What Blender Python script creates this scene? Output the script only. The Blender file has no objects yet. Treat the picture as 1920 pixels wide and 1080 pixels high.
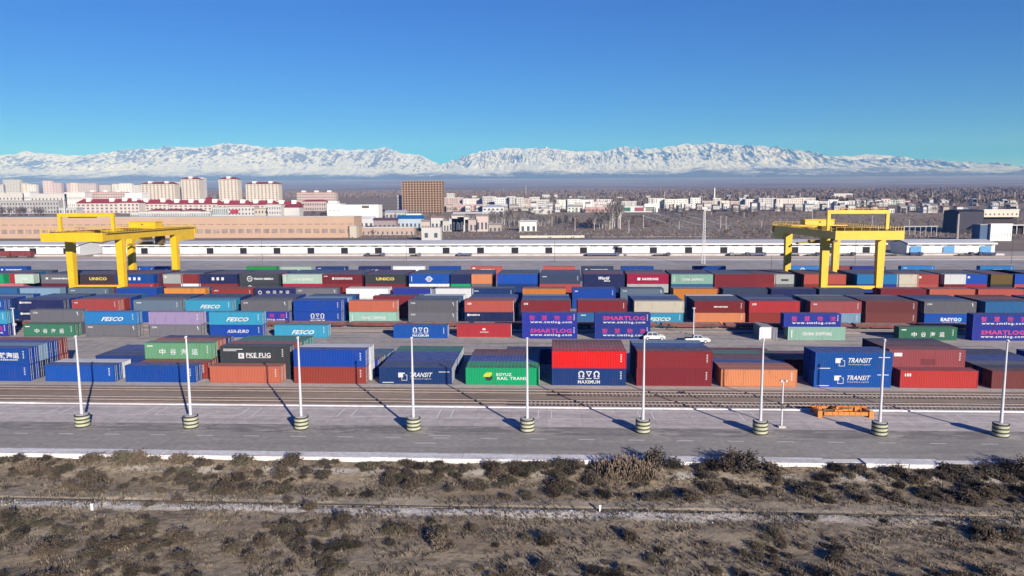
import bpy, math, random, bmesh
from mathutils import Vector, Matrix, noise
R = math.radians
rnd = random.Random(7)
sc = bpy.context.scene
COL = sc.collection

# ------------------------------------------------------------------ camera
FPX, CAMH, TILT, YAW, ROLL = 1340.0, 30.0, R(6.81), R(2.78), R(0.27)
fw = Vector((-math.sin(YAW) * math.cos(TILT), math.cos(YAW) * math.cos(TILT), -math.sin(TILT)))
r0 = Vector((math.cos(YAW), math.sin(YAW), 0)); u0 = r0.cross(fw)
rt = r0 * math.cos(ROLL) - u0 * math.sin(ROLL)
up = u0 * math.cos(ROLL) + r0 * math.sin(ROLL)
cd = bpy.data.cameras.new('camera'); cam = bpy.data.objects.new('camera', cd); COL.objects.link(cam)
cd.sensor_width = 36; cd.lens = FPX / 1920 * 36; cd.clip_start = 1; cd.clip_end = 80000
M3 = Matrix((rt, up, -fw)).transposed()
cam.matrix_world = Matrix.Translation((0, 0, CAMH)) @ M3.to_4x4()
sc.camera = cam
sc.render.resolution_x = 1024; sc.render.resolution_y = 576

# ------------------------------------------------------------------ light
SUN_EL, SUN_AZ = R(17.5), R(30.5)          # sun stands behind the camera, to its right
w = bpy.data.worlds.new("World"); sc.world = w; w.use_nodes = True
nt = w.node_tree; bg = nt.nodes['Background']
sky = nt.nodes.new('ShaderNodeTexSky'); sky.sky_type = 'NISHITA'; sky.sun_disc = False
sky.sun_elevation = SUN_EL; sky.sun_rotation = math.pi - SUN_AZ
sky.altitude = 2500; sky.air_density = 1.0; sky.dust_density = 0.0; sky.ozone_density = 4.0
hsn = nt.nodes.new('ShaderNodeHueSaturation'); hsn.inputs['Saturation'].default_value = 1.95; hsn.inputs['Hue'].default_value = 0.529
nt.links.new(sky.outputs[0], hsn.inputs['Color']); nt.links.new(hsn.outputs[0], bg.inputs[0]); bg.inputs[1].default_value = 0.068
sd = bpy.data.lights.new('sun', 'SUN'); sd.energy = 5.0; sd.angle = R(0.5); sd.color = (1.0, 0.93, 0.84)
so = bpy.data.objects.new('sun', sd); COL.objects.link(so)
tosun = Vector((math.sin(SUN_AZ) * math.cos(SUN_EL), -math.cos(SUN_AZ) * math.cos(SUN_EL), math.sin(SUN_EL)))
so.rotation_euler = tosun.to_track_quat('Z', 'Y').to_euler()
vs = sc.view_settings
vs.view_transform = 'Standard'; vs.look = 'None'; vs.gamma = 1; vs.use_curve_mapping = False
vs.exposure = 0.66
try:
    sc.cycles.max_bounces = 5; sc.cycles.volume_bounces = 0; sc.cycles.use_denoising = True
except Exception: pass

# ------------------------------------------------------------------ helpers
def ray(px, py):
    return fw + rt * ((px - 960) / FPX) - up * ((py - 540) / FPX)
def gp(px, py, z=0.0):                      # photo pixel -> point on a level plane
    d = ray(px, py); t = (z - CAMH) / d.z
    return d.x * t, d.y * t
def xat(px, Y, z=0.0):                      # x of the point at depth Y, height z, seen in column px
    py = 540.0
    for _ in range(8):
        d = ray(px, py); t = Y / d.y; zz = CAMH + d.z * t
        py += (zz - z) * FPX / Y
    return d.x * t
def zat(px, py, Y):
    d = ray(px, py); return CAMH + d.z * (Y / d.y)
TP = [(-9999, 0), (436, 0), (640, 1.5), (760, 6), (924, 17), (1100, 22), (1300, 31), (2000, 52), (4000, 100), (8000, 225), (13000, 440), (17000, 720), (30000, 900)]
def zt(Y):
    for (a, za), (b, zb) in zip(TP, TP[1:]):
        if Y <= b:
            t = (Y - a) / (b - a); return za + (zb - za) * t
    return 900
def at(px, py):                             # photo pixel -> point on the rising plain
    d = ray(px, py); Y = 434.0
    while Y < 12000:
        if CAMH + d.z * Y / d.y <= zt(Y): break
        Y *= 1.004
    return d.x * Y / d.y, Y

def tag(o, label=None, cat=None, group=None, kind=None):
    if label: o['label'] = label
    if cat: o['category'] = cat
    if group: o['group'] = group
    if kind: o['kind'] = kind
    return o
def empty(name, loc=(0, 0, 0), rz=0, parent=None):
    o = bpy.data.objects.new(name, None); COL.objects.link(o); o.location = loc; o.rotation_euler = (0, 0, rz)
    o.empty_display_size = .5
    if parent: o.parent = parent
    return o
def mobj(name, me, parent=None, loc=(0, 0, 0), mat=None, rz=0, scale=None):
    o = bpy.data.objects.new(name, me); COL.objects.link(o); o.location = loc
    if rz: o.rotation_euler = (0, 0, rz)
    if scale: o.scale = scale
    if parent: o.parent = parent
    if mat is not None:
        for i in range(len(o.material_slots)):
            if i == 0:
                o.material_slots[i].link = 'OBJECT'; o.material_slots[i].material = mat
    return o
def copy_tree(o, parent=None):
    c = o.copy(); COL.objects.link(c); c.parent = parent
    for ch in list(o.children): copy_tree(ch, c)
    return c

class MB:
    def __init__(s): s.v = []; s.f = []; s.m = []
    def quad(s, pts, m=0):
        n = len(s.v); s.v += [tuple(p) for p in pts]; s.f.append(tuple(range(n, n + len(pts)))); s.m.append(m)
    def box(s, x0, x1, y0, y1, z0, z1, m=0):
        n = len(s.v)
        s.v += [(x0, y0, z0), (x1, y0, z0), (x1, y1, z0), (x0, y1, z0), (x0, y0, z1), (x1, y0, z1), (x1, y1, z1), (x0, y1, z1)]
        for f in ((0, 3, 2, 1), (4, 5, 6, 7), (0, 1, 5, 4), (1, 2, 6, 5), (2, 3, 7, 6), (3, 0, 4, 7)):
            s.f.append(tuple(n + i for i in f)); s.m.append(m)
    def tube(s, p, q, ra, rb=None, n=8, m=0, caps=True):
        p = Vector(p); q = Vector(q); rb = ra if rb is None else rb
        d = (q - p); d.normalize()
        a = d.orthogonal().normalized(); b = d.cross(a)
        k = len(s.v)
        for c, r_ in ((p, ra), (q, rb)):
            for i in range(n):
                t = 2 * math.pi * i / n; s.v.append(tuple(c + (a * math.cos(t) + b * math.sin(t)) * r_))
        for i in range(n):
            j = (i + 1) % n; s.f.append((k + i, k + j, k + n + j, k + n + i)); s.m.append(m)
        if caps:
            s.f.append(tuple(k + n + i for i in range(n))); s.m.append(m)
            s.f.append(tuple(k + i for i in reversed(range(n)))); s.m.append(m)
    def bar(s, p, q, wd, m=0): s.tube(p, q, wd / 2 * 1.414, None, 4, m)
    def prism(s, outline, x0, x1, m=0):      # outline in (y,z), extruded along x
        n = len(s.v); k = len(outline)
        for x in (x0, x1): s.v += [(x, y, z) for y, z in outline]
        for i in range(k):
            j = (i + 1) % k; s.f.append((n + i, n + j, n + k + j, n + k + i)); s.m.append(m)
        s.f.append(tuple(n + i for i in reversed(range(k)))); s.m.append(m)
        s.f.append(tuple(n + k + i for i in range(k))); s.m.append(m)
    def mesh(s, name, mats):
        me = bpy.data.meshes.new(name); me.from_pydata(s.v, [], s.f)
        for mt in mats: me.materials.append(mt)
        if len(mats) > 1: me.polygons.foreach_set('material_index', s.m)
        me.validate(); me.update(); return me
    def build(s, name, mats, parent=None, loc=(0, 0, 0), rz=0):
        if not isinstance(mats, (list, tuple)): mats = [mats]
        return mobj(name, s.mesh(name, mats), parent, loc, None, rz)

# ------------------------------------------------------------------ materials
def N(t, k, **kw):
    n = t.nodes.new(k)
    for a, b in kw.items(): setattr(n, a, b)
    return n
def newmat(name, rough=.7, spec=.3):
    m = bpy.data.materials.new(name); m.use_nodes = True
    b = m.node_tree.nodes['Principled BSDF']; b.inputs['Roughness'].default_value = rough
    b.inputs['Specular IOR Level'].default_value = spec
    return m, m.node_tree, b
def ramp(t, fac, stops, interp='LINEAR'):
    r_ = N(t, 'ShaderNodeValToRGB'); r_.color_ramp.interpolation = interp
    e = r_.color_ramp.elements
    while len(e) < len(stops): e.new(.5)
    for i, (p, c) in enumerate(stops):
        e[i].position = p; e[i].color = (*c, 1) if len(c) == 3 else c
    t.links.new(fac, r_.inputs[0]); return r_
def mix(t, fac, a, b, mode='MIX'):
    n = N(t, 'ShaderNodeMix', data_type='RGBA', blend_type=mode)
    for s_, v in ((0, fac), (6, a), (7, b)):
        if hasattr(v, 'links'): t.links.new(v, n.inputs[s_])
        elif s_ == 0: n.inputs[0].default_value = v
        else: n.inputs[s_].default_value = (*v, 1) if len(v) == 3 else v
    return n.outputs[2]
def math_(t, op, a, b=0.0, c=None):
    n = N(t, 'ShaderNodeMath', operation=op)
    for i, v in enumerate((a, b, c)):
        if v is None: continue
        if hasattr(v, 'links'): t.links.new(v, n.inputs[i])
        else: n.inputs[i].default_value = v
    return n.outputs[0]
def nz(t, vec, scale, detail=4, rough=.55, dist=0):
    n = N(t, 'ShaderNodeTexNoise'); n.inputs['Scale'].default_value = scale; n.inputs['Detail'].default_value = detail
    n.inputs['Roughness'].default_value = rough; n.inputs['Distortion'].default_value = dist
    t.links.new(vec, n.inputs['Vector']); return n.outputs[0]
def mapped(t, src, scale=(1, 1, 1), loc=(0, 0, 0)):
    n = N(t, 'ShaderNodeMapping'); n.inputs['Scale'].default_value = scale; n.inputs['Location'].default_value = loc
    t.links.new(src, n.inputs['Vector']); return n.outputs[0]
def flat(name, c, rough=.7, spec=.3, var=.12, scale=.6, metal=0):
    m, t, b = newmat(name, rough, spec)
    g = N(t, 'ShaderNodeNewGeometry').outputs['Position']
    f = nz(t, g, scale, 5)
    b.inputs['Metallic'].default_value = metal
    lo = tuple(x * (1 - var) for x in c); hi = tuple(min(1, x * (1 + var)) for x in c)
    t.links.new(ramp(t, f, [(.3, lo), (.7, hi)]).outputs[0], b.inputs['Base Color']); return m

PAINT = {}
COLS = {  # container paints
 'blue': (.010, .075, .40), 'royal blue': (.012, .10, .46), 'dark blue': (.012, .05, .22), 'steel blue': (.03, .15, .36), 'sky blue': (.03, .22, .55),
 'navy': (.014, .026, .12), 'slate': (.05, .075, .15), 'grey': (.17, .17, .20), 'light grey': (.42, .44, .43), 'charcoal': (.055, .065, .075),
 'bright red': (.72, .022, .045), 'red': (.50, .045, .055), 'crimson': (.48, .02, .07), 'maroon': (.20, .02, .03), 'dark red': (.27, .028, .04),
 'rust red': (.34, .055, .04), 'coral': (.50, .10, .085), 'dusty red': (.38, .09, .10), 'salmon': (.60, .17, .10), 'orange': (.66, .24, .12),
 'bright orange': (.70, .28, .06), 'cyan': (.05, .36, .58), 'mint': (.30, .52, .43), 'pale mint': (.45, .58, .50), 'green': (.01, .42, .17), 'bright green': (.02, .30, .05),
 'dark green': (.045, .20, .12), 'light green': (.17, .42, .24), 'lilac': (.42, .33, .56), 'violet blue': (.028, .050, .36), 'white': (.74, .75, .77),
 'cream': (.60, .55, .45), 'pale blue': (.22, .36, .50), 'brown red': (.20, .05, .05), 'teal': (.02, .27, .23), 'black': (.03, .028, .03),
 'dark brown': (.05, .035, .045), 'plum': (.20, .07, .12), 'dark yellow': (.22, .15, .04), 'blue grey': (.13, .19, .26), 'pink': (.55, .16, .20)}
def paint(c):
    if c in PAINT: return PAINT[c]
    k_ = .49 + .22 * sum(COLS[c]) / 3 / .75
    rgb = tuple(v_ * k_ for v_ in COLS[c])
    m, t, b = newmat('paint ' + c, .6, .10)
    tc = N(t, 'ShaderNodeTexCoord').outputs['Object']; oi = N(t, 'ShaderNodeObjectInfo')
    off = N(t, 'ShaderNodeVectorMath', operation='ADD'); t.links.new(tc, off.inputs[0])
    sc_ = N(t, 'ShaderNodeVectorMath', operation='SCALE'); cb = N(t, 'ShaderNodeCombineXYZ')
    for i in range(3): t.links.new(oi.outputs['Random'], cb.inputs[i])
    t.links.new(cb.outputs[0], sc_.inputs[0]); sc_.inputs[3].default_value = 57
    t.links.new(sc_.outputs[0], off.inputs[1]); v = off.outputs[0]
    fade = nz(t, v, .35, 4)
    base = mix(t, math_(t, 'MULTIPLY', fade, .75), rgb, tuple(min(1, x * .88 + .014) for x in rgb))
    hs = N(t, 'ShaderNodeHueSaturation'); t.links.new(base, hs.inputs['Color']); hs.inputs['Saturation'].default_value = 1.02
    t.links.new(math_(t, 'MULTIPLY_ADD', oi.outputs['Random'], .35, .82), hs.inputs['Value'])
    t.links.new(math_(t, 'MULTIPLY_ADD', oi.outputs['Random'], .012, .494), hs.inputs['Hue'])
    # vertical rust and dirt runs
    runs = nz(t, mapped(t, v, (2.6, 2.6, .25)), 1.0, 5, .62)
    rf = ramp(t, runs, [(.56, (0, 0, 0)), (.78, (1, 1, 1))]).outputs[0]
    col = mix(t, math_(t, 'MULTIPLY', rf, .62), hs.outputs[0], (.075, .035, .024))
    # small patches of repaint and scrapes
    pt = nz(t, mapped(t, v, (.5, .5, 1.1)), 1.7, 2, .5)
    pf = ramp(t, pt, [(.70, (0, 0, 0)), (.72, (1, 1, 1))]).outputs[0]
    col = mix(t, math_(t, 'MULTIPLY', pf, .30), col, tuple(x * .45 for x in rgb))
    # dust lying on upward faces
    geo = N(t, 'ShaderNodeNewGeometry'); sx = N(t, 'ShaderNodeSeparateXYZ'); t.links.new(geo.outputs['Normal'], sx.inputs[0])
    upf = ramp(t, sx.outputs[2], [(.5, (0, 0, 0)), (.9, (1, 1, 1))]).outputs[0]
    dn = ramp(t, nz(t, v, .8, 5, .6), [(.25, (.16, .16, .16)), (.75, (.44, .44, .44))]).outputs[0]
    col = mix(t, math_(t, 'MULTIPLY', upf, dn), col, (.26, .25, .245))
    t.links.new(col, b.inputs['Base Color'])
    PAINT[c] = m; return m
MAT = {}
MAT['white'] = flat('white lettering', (.46, .46, .47), .6)
MAT['magenta'] = flat('magenta lettering', (.34, .022, .13), .6)
MAT['yellowtxt'] = flat('yellow lettering', (.46, .36, .07), .6)
MAT['lime'] = flat('lime emblem', (.38, .42, .02), .6)
MAT['blacktxt'] = flat('black emblem', (.02, .02, .02), .6)
MAT['lightblue'] = flat('light blue lettering', (.2, .55, .85), .6)
MAT['steel'] = flat('galvanised steel', (.42, .42, .43), .45, .5, .1, 2)
MAT['darksteel'] = flat('dark steel', (.05, .048, .045), .6, .4, .2, 2)
MAT['crane'] = flat('crane yellow paint', (.58, .36, .012), .42, .4, .08, .5)
MAT['cranefittings'] = flat('crane dark fittings', (.10, .07, .03), .6)  # dark brown paint of rails, cab and motors
MAT['polewhite'] = flat('pale mast paint', (.46, .46, .48), .45, .4, .06, 1)
MAT['glass'] = flat('dark window glass', (.05, .06, .08), .15, .6, .3, .4)
MAT['dark'] = flat('opening shade black', (.012, .011, .012), .8)  # near-black colour for solid faces, standing in for the shade inside openings
MAT['rail'] = flat('rail steel', (.10, .055, .04), .5, .4, .3, 1)
MAT['railtop'] = flat('polished rail head', (.45, .43, .42), .3, .5, .1, 1)
MAT['sleeper'] = flat('concrete sleeper', (.36, .31, .27), .85, .2, .2, 2)
MAT['wagon'] = flat('wagon rust red', (.13, .04, .035), .7, .3, .35, .7)
MAT['wagonlight'] = flat('worn deck boards', (.30, .22, .19), .8, .3, .3, .9)
MAT['white wall'] = flat('white plaster', (.52, .52, .52), .8, .2, .05, .05)
MAT['roofgrey'] = flat('grey sheet roof', (.50, .50, .51), .5, .4, .06, .05)
MAT['concrete'] = flat('concrete', (.42, .39, .37), .85, .2, .14, .35)
MAT['orange'] = flat('orange lifting frame paint', (.48, .17, .035), .5, .3, .15, 1.5)

def ground_mat(name, c1, c2, big=.02, fine=.8, stretch=(1, 1, 1), stain=None, ss=(.05, .5, 1), joints=None, bump=0, rough=.9):
    m, t, b = newmat(name, rough, .25)
    g = N(t, 'ShaderNodeNewGeometry').outputs['Position']
    a = nz(t, mapped(t, g, stretch), big, 6, .6)
    f = nz(t, mapped(t, g, stretch), fine, 6, .7)
    col = mix(t, ramp(t, a, [(.35, (0, 0, 0)), (.65, (1, 1, 1))]).outputs[0], c1, c2)
    col = mix(t, .8, col, ramp(t, f, [(.2, (.55, .55, .55)), (.8, (1.35, 1.35, 1.35))]).outputs[0], 'MULTIPLY')
    if stain:
        s_ = nz(t, mapped(t, g, ss), 1.0, 6, .65, .4)
        col = mix(t, math_(t, 'MULTIPLY', ramp(t, s_, [(.50, (0, 0, 0)), (.66, (1, 1, 1))]).outputs[0], .6), col, stain)
    if joints:
        br = N(t, 'ShaderNodeTexBrick'); br.offset = 0; t.links.new(mapped(t, g, (1, 1, 0)), br.inputs['Vector'])
        br.inputs['Scale'].default_value = 1; br.inputs['Mortar Size'].default_value = .03
        br.inputs['Brick Width'].default_value = joints; br.inputs['Row Height'].default_value = joints
        br.inputs['Color1'].default_value = (1, 1, 1, 1); br.inputs['Color2'].default_value = (.93, .93, .93, 1); br.inputs['Mortar'].default_value = (.62, .62, .62, 1)
        col = mix(t, 1, col, br.outputs[0], 'MULTIPLY')
    t.links.new(col, b.inputs['Base Color'])
    if bump:
        bp = N(t, 'ShaderNodeBump'); bp.inputs['Strength'].default_value = .8; bp.inputs['Distance'].default_value = bump
        t.links.new(f, bp.inputs['Height']); t.links.new(bp.outputs[0], b.inputs['Normal'])
    return m

# ------------------------------------------------------------------ setting: ground sheets
def sheet(name, x0, x1, y0, y1, z, mat, cat='ground', kind='structure', label=None):
    m = MB(); nx = 12
    for i in range(nx):
        a = x0 + (x1 - x0) * i / nx; b_ = x0 + (x1 - x0) * (i + 1) / nx
        m.quad([(a, y0, z), (b_, y0, z), (b_, y1, z), (a, y1, z)])
    return tag(m.build(name, mat), label, None, None, kind)

# far plain + hill sheet
m_plain, t, b = newmat('steppe and fields', .95, .1)
g = N(t, 'ShaderNodeNewGeometry').outputs['Position']
n1 = nz(t, mapped(t, g, (.004, .016, 0)), 1, 7, .62); n2 = nz(t, mapped(t, g, (.03, .1, 0)), 1, 6, .7)
c_ = mix(t, ramp(t, n1, [(.38, (0, 0, 0)), (.62, (1, 1, 1))]).outputs[0], (.25, .19, .145), (.165, .13, .105))
c_ = mix(t, ramp(t, n2, [(.45, (0, 0, 0)), (.7, (1, 1, 1))]).outputs[0], c_, (.28, .245, .21))
n3 = nz(t, mapped(t, g, (.0007, .0022, 0)), 1, 7, .6)
sx = N(t, 'ShaderNodeSeparateXYZ'); t.links.new(g, sx.inputs[0])
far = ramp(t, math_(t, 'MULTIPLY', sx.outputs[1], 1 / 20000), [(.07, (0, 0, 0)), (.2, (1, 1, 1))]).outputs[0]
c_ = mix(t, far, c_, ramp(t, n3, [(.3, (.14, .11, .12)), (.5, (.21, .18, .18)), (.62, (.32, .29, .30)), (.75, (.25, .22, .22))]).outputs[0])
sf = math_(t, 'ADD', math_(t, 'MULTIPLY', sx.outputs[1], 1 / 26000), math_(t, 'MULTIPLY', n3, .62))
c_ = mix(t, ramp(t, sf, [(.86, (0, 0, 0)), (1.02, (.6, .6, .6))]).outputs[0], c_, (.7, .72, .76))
t.links.new(c_, b.inputs['Base Color'])
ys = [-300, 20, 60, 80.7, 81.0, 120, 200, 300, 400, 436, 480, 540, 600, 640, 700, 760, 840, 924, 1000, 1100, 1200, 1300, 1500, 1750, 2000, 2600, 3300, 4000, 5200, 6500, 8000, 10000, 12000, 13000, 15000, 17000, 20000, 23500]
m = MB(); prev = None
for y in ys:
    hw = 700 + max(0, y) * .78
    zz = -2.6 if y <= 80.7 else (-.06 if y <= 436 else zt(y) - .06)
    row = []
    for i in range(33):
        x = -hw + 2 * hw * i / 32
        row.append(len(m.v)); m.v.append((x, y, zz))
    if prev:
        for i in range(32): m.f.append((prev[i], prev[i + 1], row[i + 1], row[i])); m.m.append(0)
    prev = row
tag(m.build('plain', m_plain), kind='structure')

# mountains
SKY = [(-400, 300), (-200, 288), (0, 291), (50, 287), (100, 288), (160, 292), (200, 289), (250, 283), (300, 279), (350, 275), (380, 276), (430, 273), (460, 271), (490, 278), (530, 276), (580, 281), (640, 281), (700, 281), (725, 277), (750, 289), (790, 292), (826, 309), (845, 308), (880, 295), (920, 281), (960, 279), (1010, 278), (1080, 286), (1130, 284), (1165, 277), (1200, 278), (1260, 273), (1330, 270), (1380, 271), (1440, 276), (1480, 284), (1545, 295), (1600, 290), (1650, 288), (1700, 300), (1770, 303), (1830, 313), (1920, 318), (2100, 330), (2400, 326)]
YR = 19000.0
SKX = [(xat(px, YR, zat(px, py, YR)), zat(px, py, YR)) for px, py in SKY]
def ridge(x):
    if x <= SKX[0][0]: return SKX[0][1]
    for (a, za), (b_, zb) in zip(SKX, SKX[1:]):
        if x <= b_: return za + (zb - za) * (x - a) / (b_ - a)
    return SKX[-1][1]
m = MB(); NX, NY = 1900, 150; prev = None
for j in range(NY):
    v = j / (NY - 1); y = 13400 + v * 8200
    tt = min(1, (y - 13400) / (YR - 13400)); row = []
    for i in range(NX):
        x = -15500 + 31000 * i / (NX - 1)
        base = zt(y) - 3
        h = ridge(x) - zt(YR)
        env = tt ** 1.55 if y <= YR else max(.15, 1 - (y - YR) / 3200)
        p = Vector((x / 1500 + 3.1, y / 1900, .3))
        rg = noise.ridged_multi_fractal(p, .95, 2.15, 7, 1.0, 2.0)         # about 0..2
        rg2 = noise.fractal(Vector((x / 420, y / 700, 2)), 1.0, 2.1, 5)
        amp = 1 - .25 * tt if y <= YR else 1
        near = math.exp(-((y - YR) / 900) ** 2)
        fac = (.45 + .50 * rg) * (1 - near) + near * (.91 + .10 * rg)
        gul = abs(noise.noise(Vector((x / 215 + .7 * noise.noise(Vector((x / 900, y / 900, 5))), y / 1900, 9))))
        gul2 = abs(noise.noise(Vector((x / 95 + .9 * noise.noise(Vector((x / 400, y / 500, 15))), y / 900, 19))))
        z = base + h * env * (fac + .10 * tt * (1 - near)) + 40 * tt * (1 - near) + rg2 * 48 * min(1, tt * 2) - (gul * 270 + gul2 * 130) * tt * (1 - .85 * near) * min(1, env * 2)
        if tt < .04: z = min(z, base + 30 * tt / .04) 
        if j == 0: z = base - 4
        row.append(len(m.v)); m.v.append((x, y, z))
    if prev:
        for i in range(NX - 1): m.f.append((prev[i], prev[i + 1], row[i + 1], row[i])); m.m.append(0)
    prev = row
m_mt, t, b = newmat('snowy rock', .9, .15)
g = N(t, 'ShaderNodeNewGeometry'); pos = g.outputs['Position']
sx = N(t, 'ShaderNodeSeparateXYZ'); t.links.new(pos, sx.inputs[0])
sn = N(t, 'ShaderNodeSeparateXYZ'); t.links.new(g.outputs['Normal'], sn.inputs[0])
na = nz(t, mapped(t, pos, (.0011, .0011, .0022)), 1, 8, .65); nb = nz(t, mapped(t, pos, (.010, .007, .012)), 1, 7, .72)
alt = math_(t, 'ADD', math_(t, 'MULTIPLY', math_(t, 'SUBTRACT', sx.outputs[2], 500), 1 / 330), math_(t, 'MULTIPLY', math_(t, 'SUBTRACT', na, .5), 1.9))
alt = math_(t, 'ADD', alt, math_(t, 'MULTIPLY', math_(t, 'SUBTRACT', nb, .5), .8))
snowf = ramp(t, alt, [(.25, (0, 0, 0)), (.62, (1, 1, 1))]).outputs[0]
steep = math_(t, 'ADD', sn.outputs[2], math_(t, 'MULTIPLY', math_(t, 'SUBTRACT', nb, .5), 1.7))
stf = ramp(t, steep, [(.64, (0, 0, 0)), (.82, (1, 1, 1))]).outputs[0]
rock = ramp(t, nb, [(.3, (.07, .055, .055)), (.7, (.17, .14, .13))]).outputs[0]
col = mix(t, math_(t, 'MULTIPLY', snowf, stf), rock, (.69, .77, .93))
t.links.new(col, b.inputs['Base Color'])
bp = N(t, 'ShaderNodeBump'); bp.inputs['Strength'].default_value = 1; bp.inputs['Distance'].default_value = 110
t.links.new(nb, bp.inputs['Height']); t.links.new(bp.outputs[0], b.inputs['Normal'])
tag(m.build('mountains', m_mt), kind='structure')

# yard sheets
M_yard = ground_mat('yard concrete', (.38, .34, .30), (.47, .425, .375), .03, .5, stain=(.16, .15, .15), joints=6)
M_yardfar = ground_mat('far yard asphalt', (.33, .30, .28), (.43, .395, .37), .02, .15, stain=(.2, .19, .185))
M_apron = ground_mat('pinkish apron concrete', (.50, .435, .395), (.58, .51, .465), .05, .7, stain=(.31, .275, .25), joints=5)
M_road = ground_mat('road asphalt', (.295, .268, .232), (.36, .33, .288), .06, 1.2, stain=(.21, .195, .175))
M_worn = ground_mat('worn dusty asphalt', (.19, .172, .155), (.27, .245, .22), .35, 1.1, (.35, 1, 1), stain=(.52, .47, .42), ss=(.28, 1.1, 1))
t = M_worn.node_tree; b = t.nodes['Principled BSDF']; old = b.inputs['Base Color'].links[0].from_socket
g = N(t, 'ShaderNodeNewGeometry').outputs['Position']; sx = N(t, 'ShaderNodeSeparateXYZ'); t.links.new(g, sx.inputs[0])
xx_ = math_(t, 'PINGPONG', math_(t, 'SUBTRACT', sx.outputs[0], 1.3 - 63.2), 7.585)      # sand swept round each drum
nn = nz(t, mapped(t, g, (.45, 1.5, 1)), 1.2, 5, .7, 1.5)
ff = math_(t, 'SUBTRACT', nn, math_(t, 'MULTIPLY', xx_, .035))
sm = ramp(t, ff, [(.42, (0, 0, 0)), (.56, (1, 1, 1))]).outputs[0]
t.links.new(mix(t, math_(t, 'MULTIPLY', sm, .6), old, (.52, .46, .40)), b.inputs['Base Color'])
M_ballast = ground_mat('sandy ballast', (.27, .205, .15), (.36, .285, .215), .12, 1.6, (.3, 1.4, 1), stain=(.16, .12, .10), bump=.06)
M_strip = ground_mat('pale concrete strip', (.46, .41, .36), (.52, .47, .42), .1, 1.2, stain=(.3, .26, .23))
M_pale = ground_mat('pale kerb concrete', (.62, .59, .57), (.74, .71, .69), .2, 1.5, stain=(.42, .36, .32))
sheet('yard_pavement', -420, 420, 102.2, 436, 0, M_yard)
sheet('far_yard', -420, 420, 232, 371, .008, M_yardfar)
sheet('apron', -200, 200, 93.4, 102.2, .0, M_apron)
sheet('road', -200, 200, 82.6, 93.4, .0, M_road)
sheet('worn_strip', -200, 200, 89.9, 93.38, .006, M_worn)
sheet('track_bed', -200, 200, 103.0, 113.4, .006, M_ballast)
sheet('stack_apron', -200, 200, 113.4, 115.4, .008, M_strip)
sheet('access_road', -420, 420, 371, 382, .010, M_pale)
sheet('loading_yard', -420, 420, 382, 404, .012, M_yard)
mt_, t, b = newmat('faded white road paint', .7)
g = N(t, 'ShaderNodeNewGeometry').outputs['Position']
t.links.new(mix(t, ramp(t, nz(t, g, 3, 5, .7), [(.30, (0, 0, 0)), (.48, (1, 1, 1))]).outputs[0], (.40, .38, .37), (.80, .79, .78)), b.inputs['Base Color'])
m = MB()
x = -70.5
while x < 75:
    m.quad([(x, 88.33, .012), (x + 2.05, 88.33, .012), (x + 2.05, 88.47, .012), (x, 88.47, .012)]); x += 6.22
for x0, y0 in ((-16.6, 86.3), (-15.2, 89.2)): m.quad([(x0, y0, .012), (x0 + 2.8, y0, .012), (x0 + 2.8, y0 + .15, .012), (x0, y0 + .15, .012)])
tag(m.build('lane_markings', mt_), kind='structure')
m = MB()
for k in range(-5, 6):
    xa = -1.15 + 14.25 * k; xb = xa - 12.35
    for xx in (xa, xb): m.quad([(xx - .06, 97.2, .01), (xx + .06, 97.2, .01), (xx + .06, 100.9, .01), (xx - .06, 100.9, .01)])
    m.quad([(xb + .06, 97.2, .01), (xa - .06, 97.2, .01), (xa - .06, 97.32, .01), (xb + .06, 97.32, .01)])
m.quad([(-90, 100.95, .01), (90, 100.95, .01), (90, 101.07, .01), (-90, 101.07, .01)])
tag(m.build('bay_markings', mt_), kind='structure')
m = MB()          # low kerb between apron and track
m.box(-200, 200, 102.25, 102.85, -.04, .14)
tag(m.build('track_kerb', M_pale), kind='structure')
m = MB()          # broken pale kerb at the road's outer edge
x = -115.
while x < 115:
    L = rnd.uniform(3.0, 5.0); gap = .03
    right = x > 28
    if not (right and rnd.random() < .38):
        dy = rnd.uniform(-.08, .08); dz = rnd.uniform(-.03, .02)
        m.box(x, x + L - gap, 80.75 + dy, 82.58, -1.9, .10 + dz)
    else:
        m.box(x, x + L - gap, 81.5, 82.58, -1.9, -.03)
    x += L
tag(m.build('road_kerb', M_pale), kind='structure')

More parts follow.
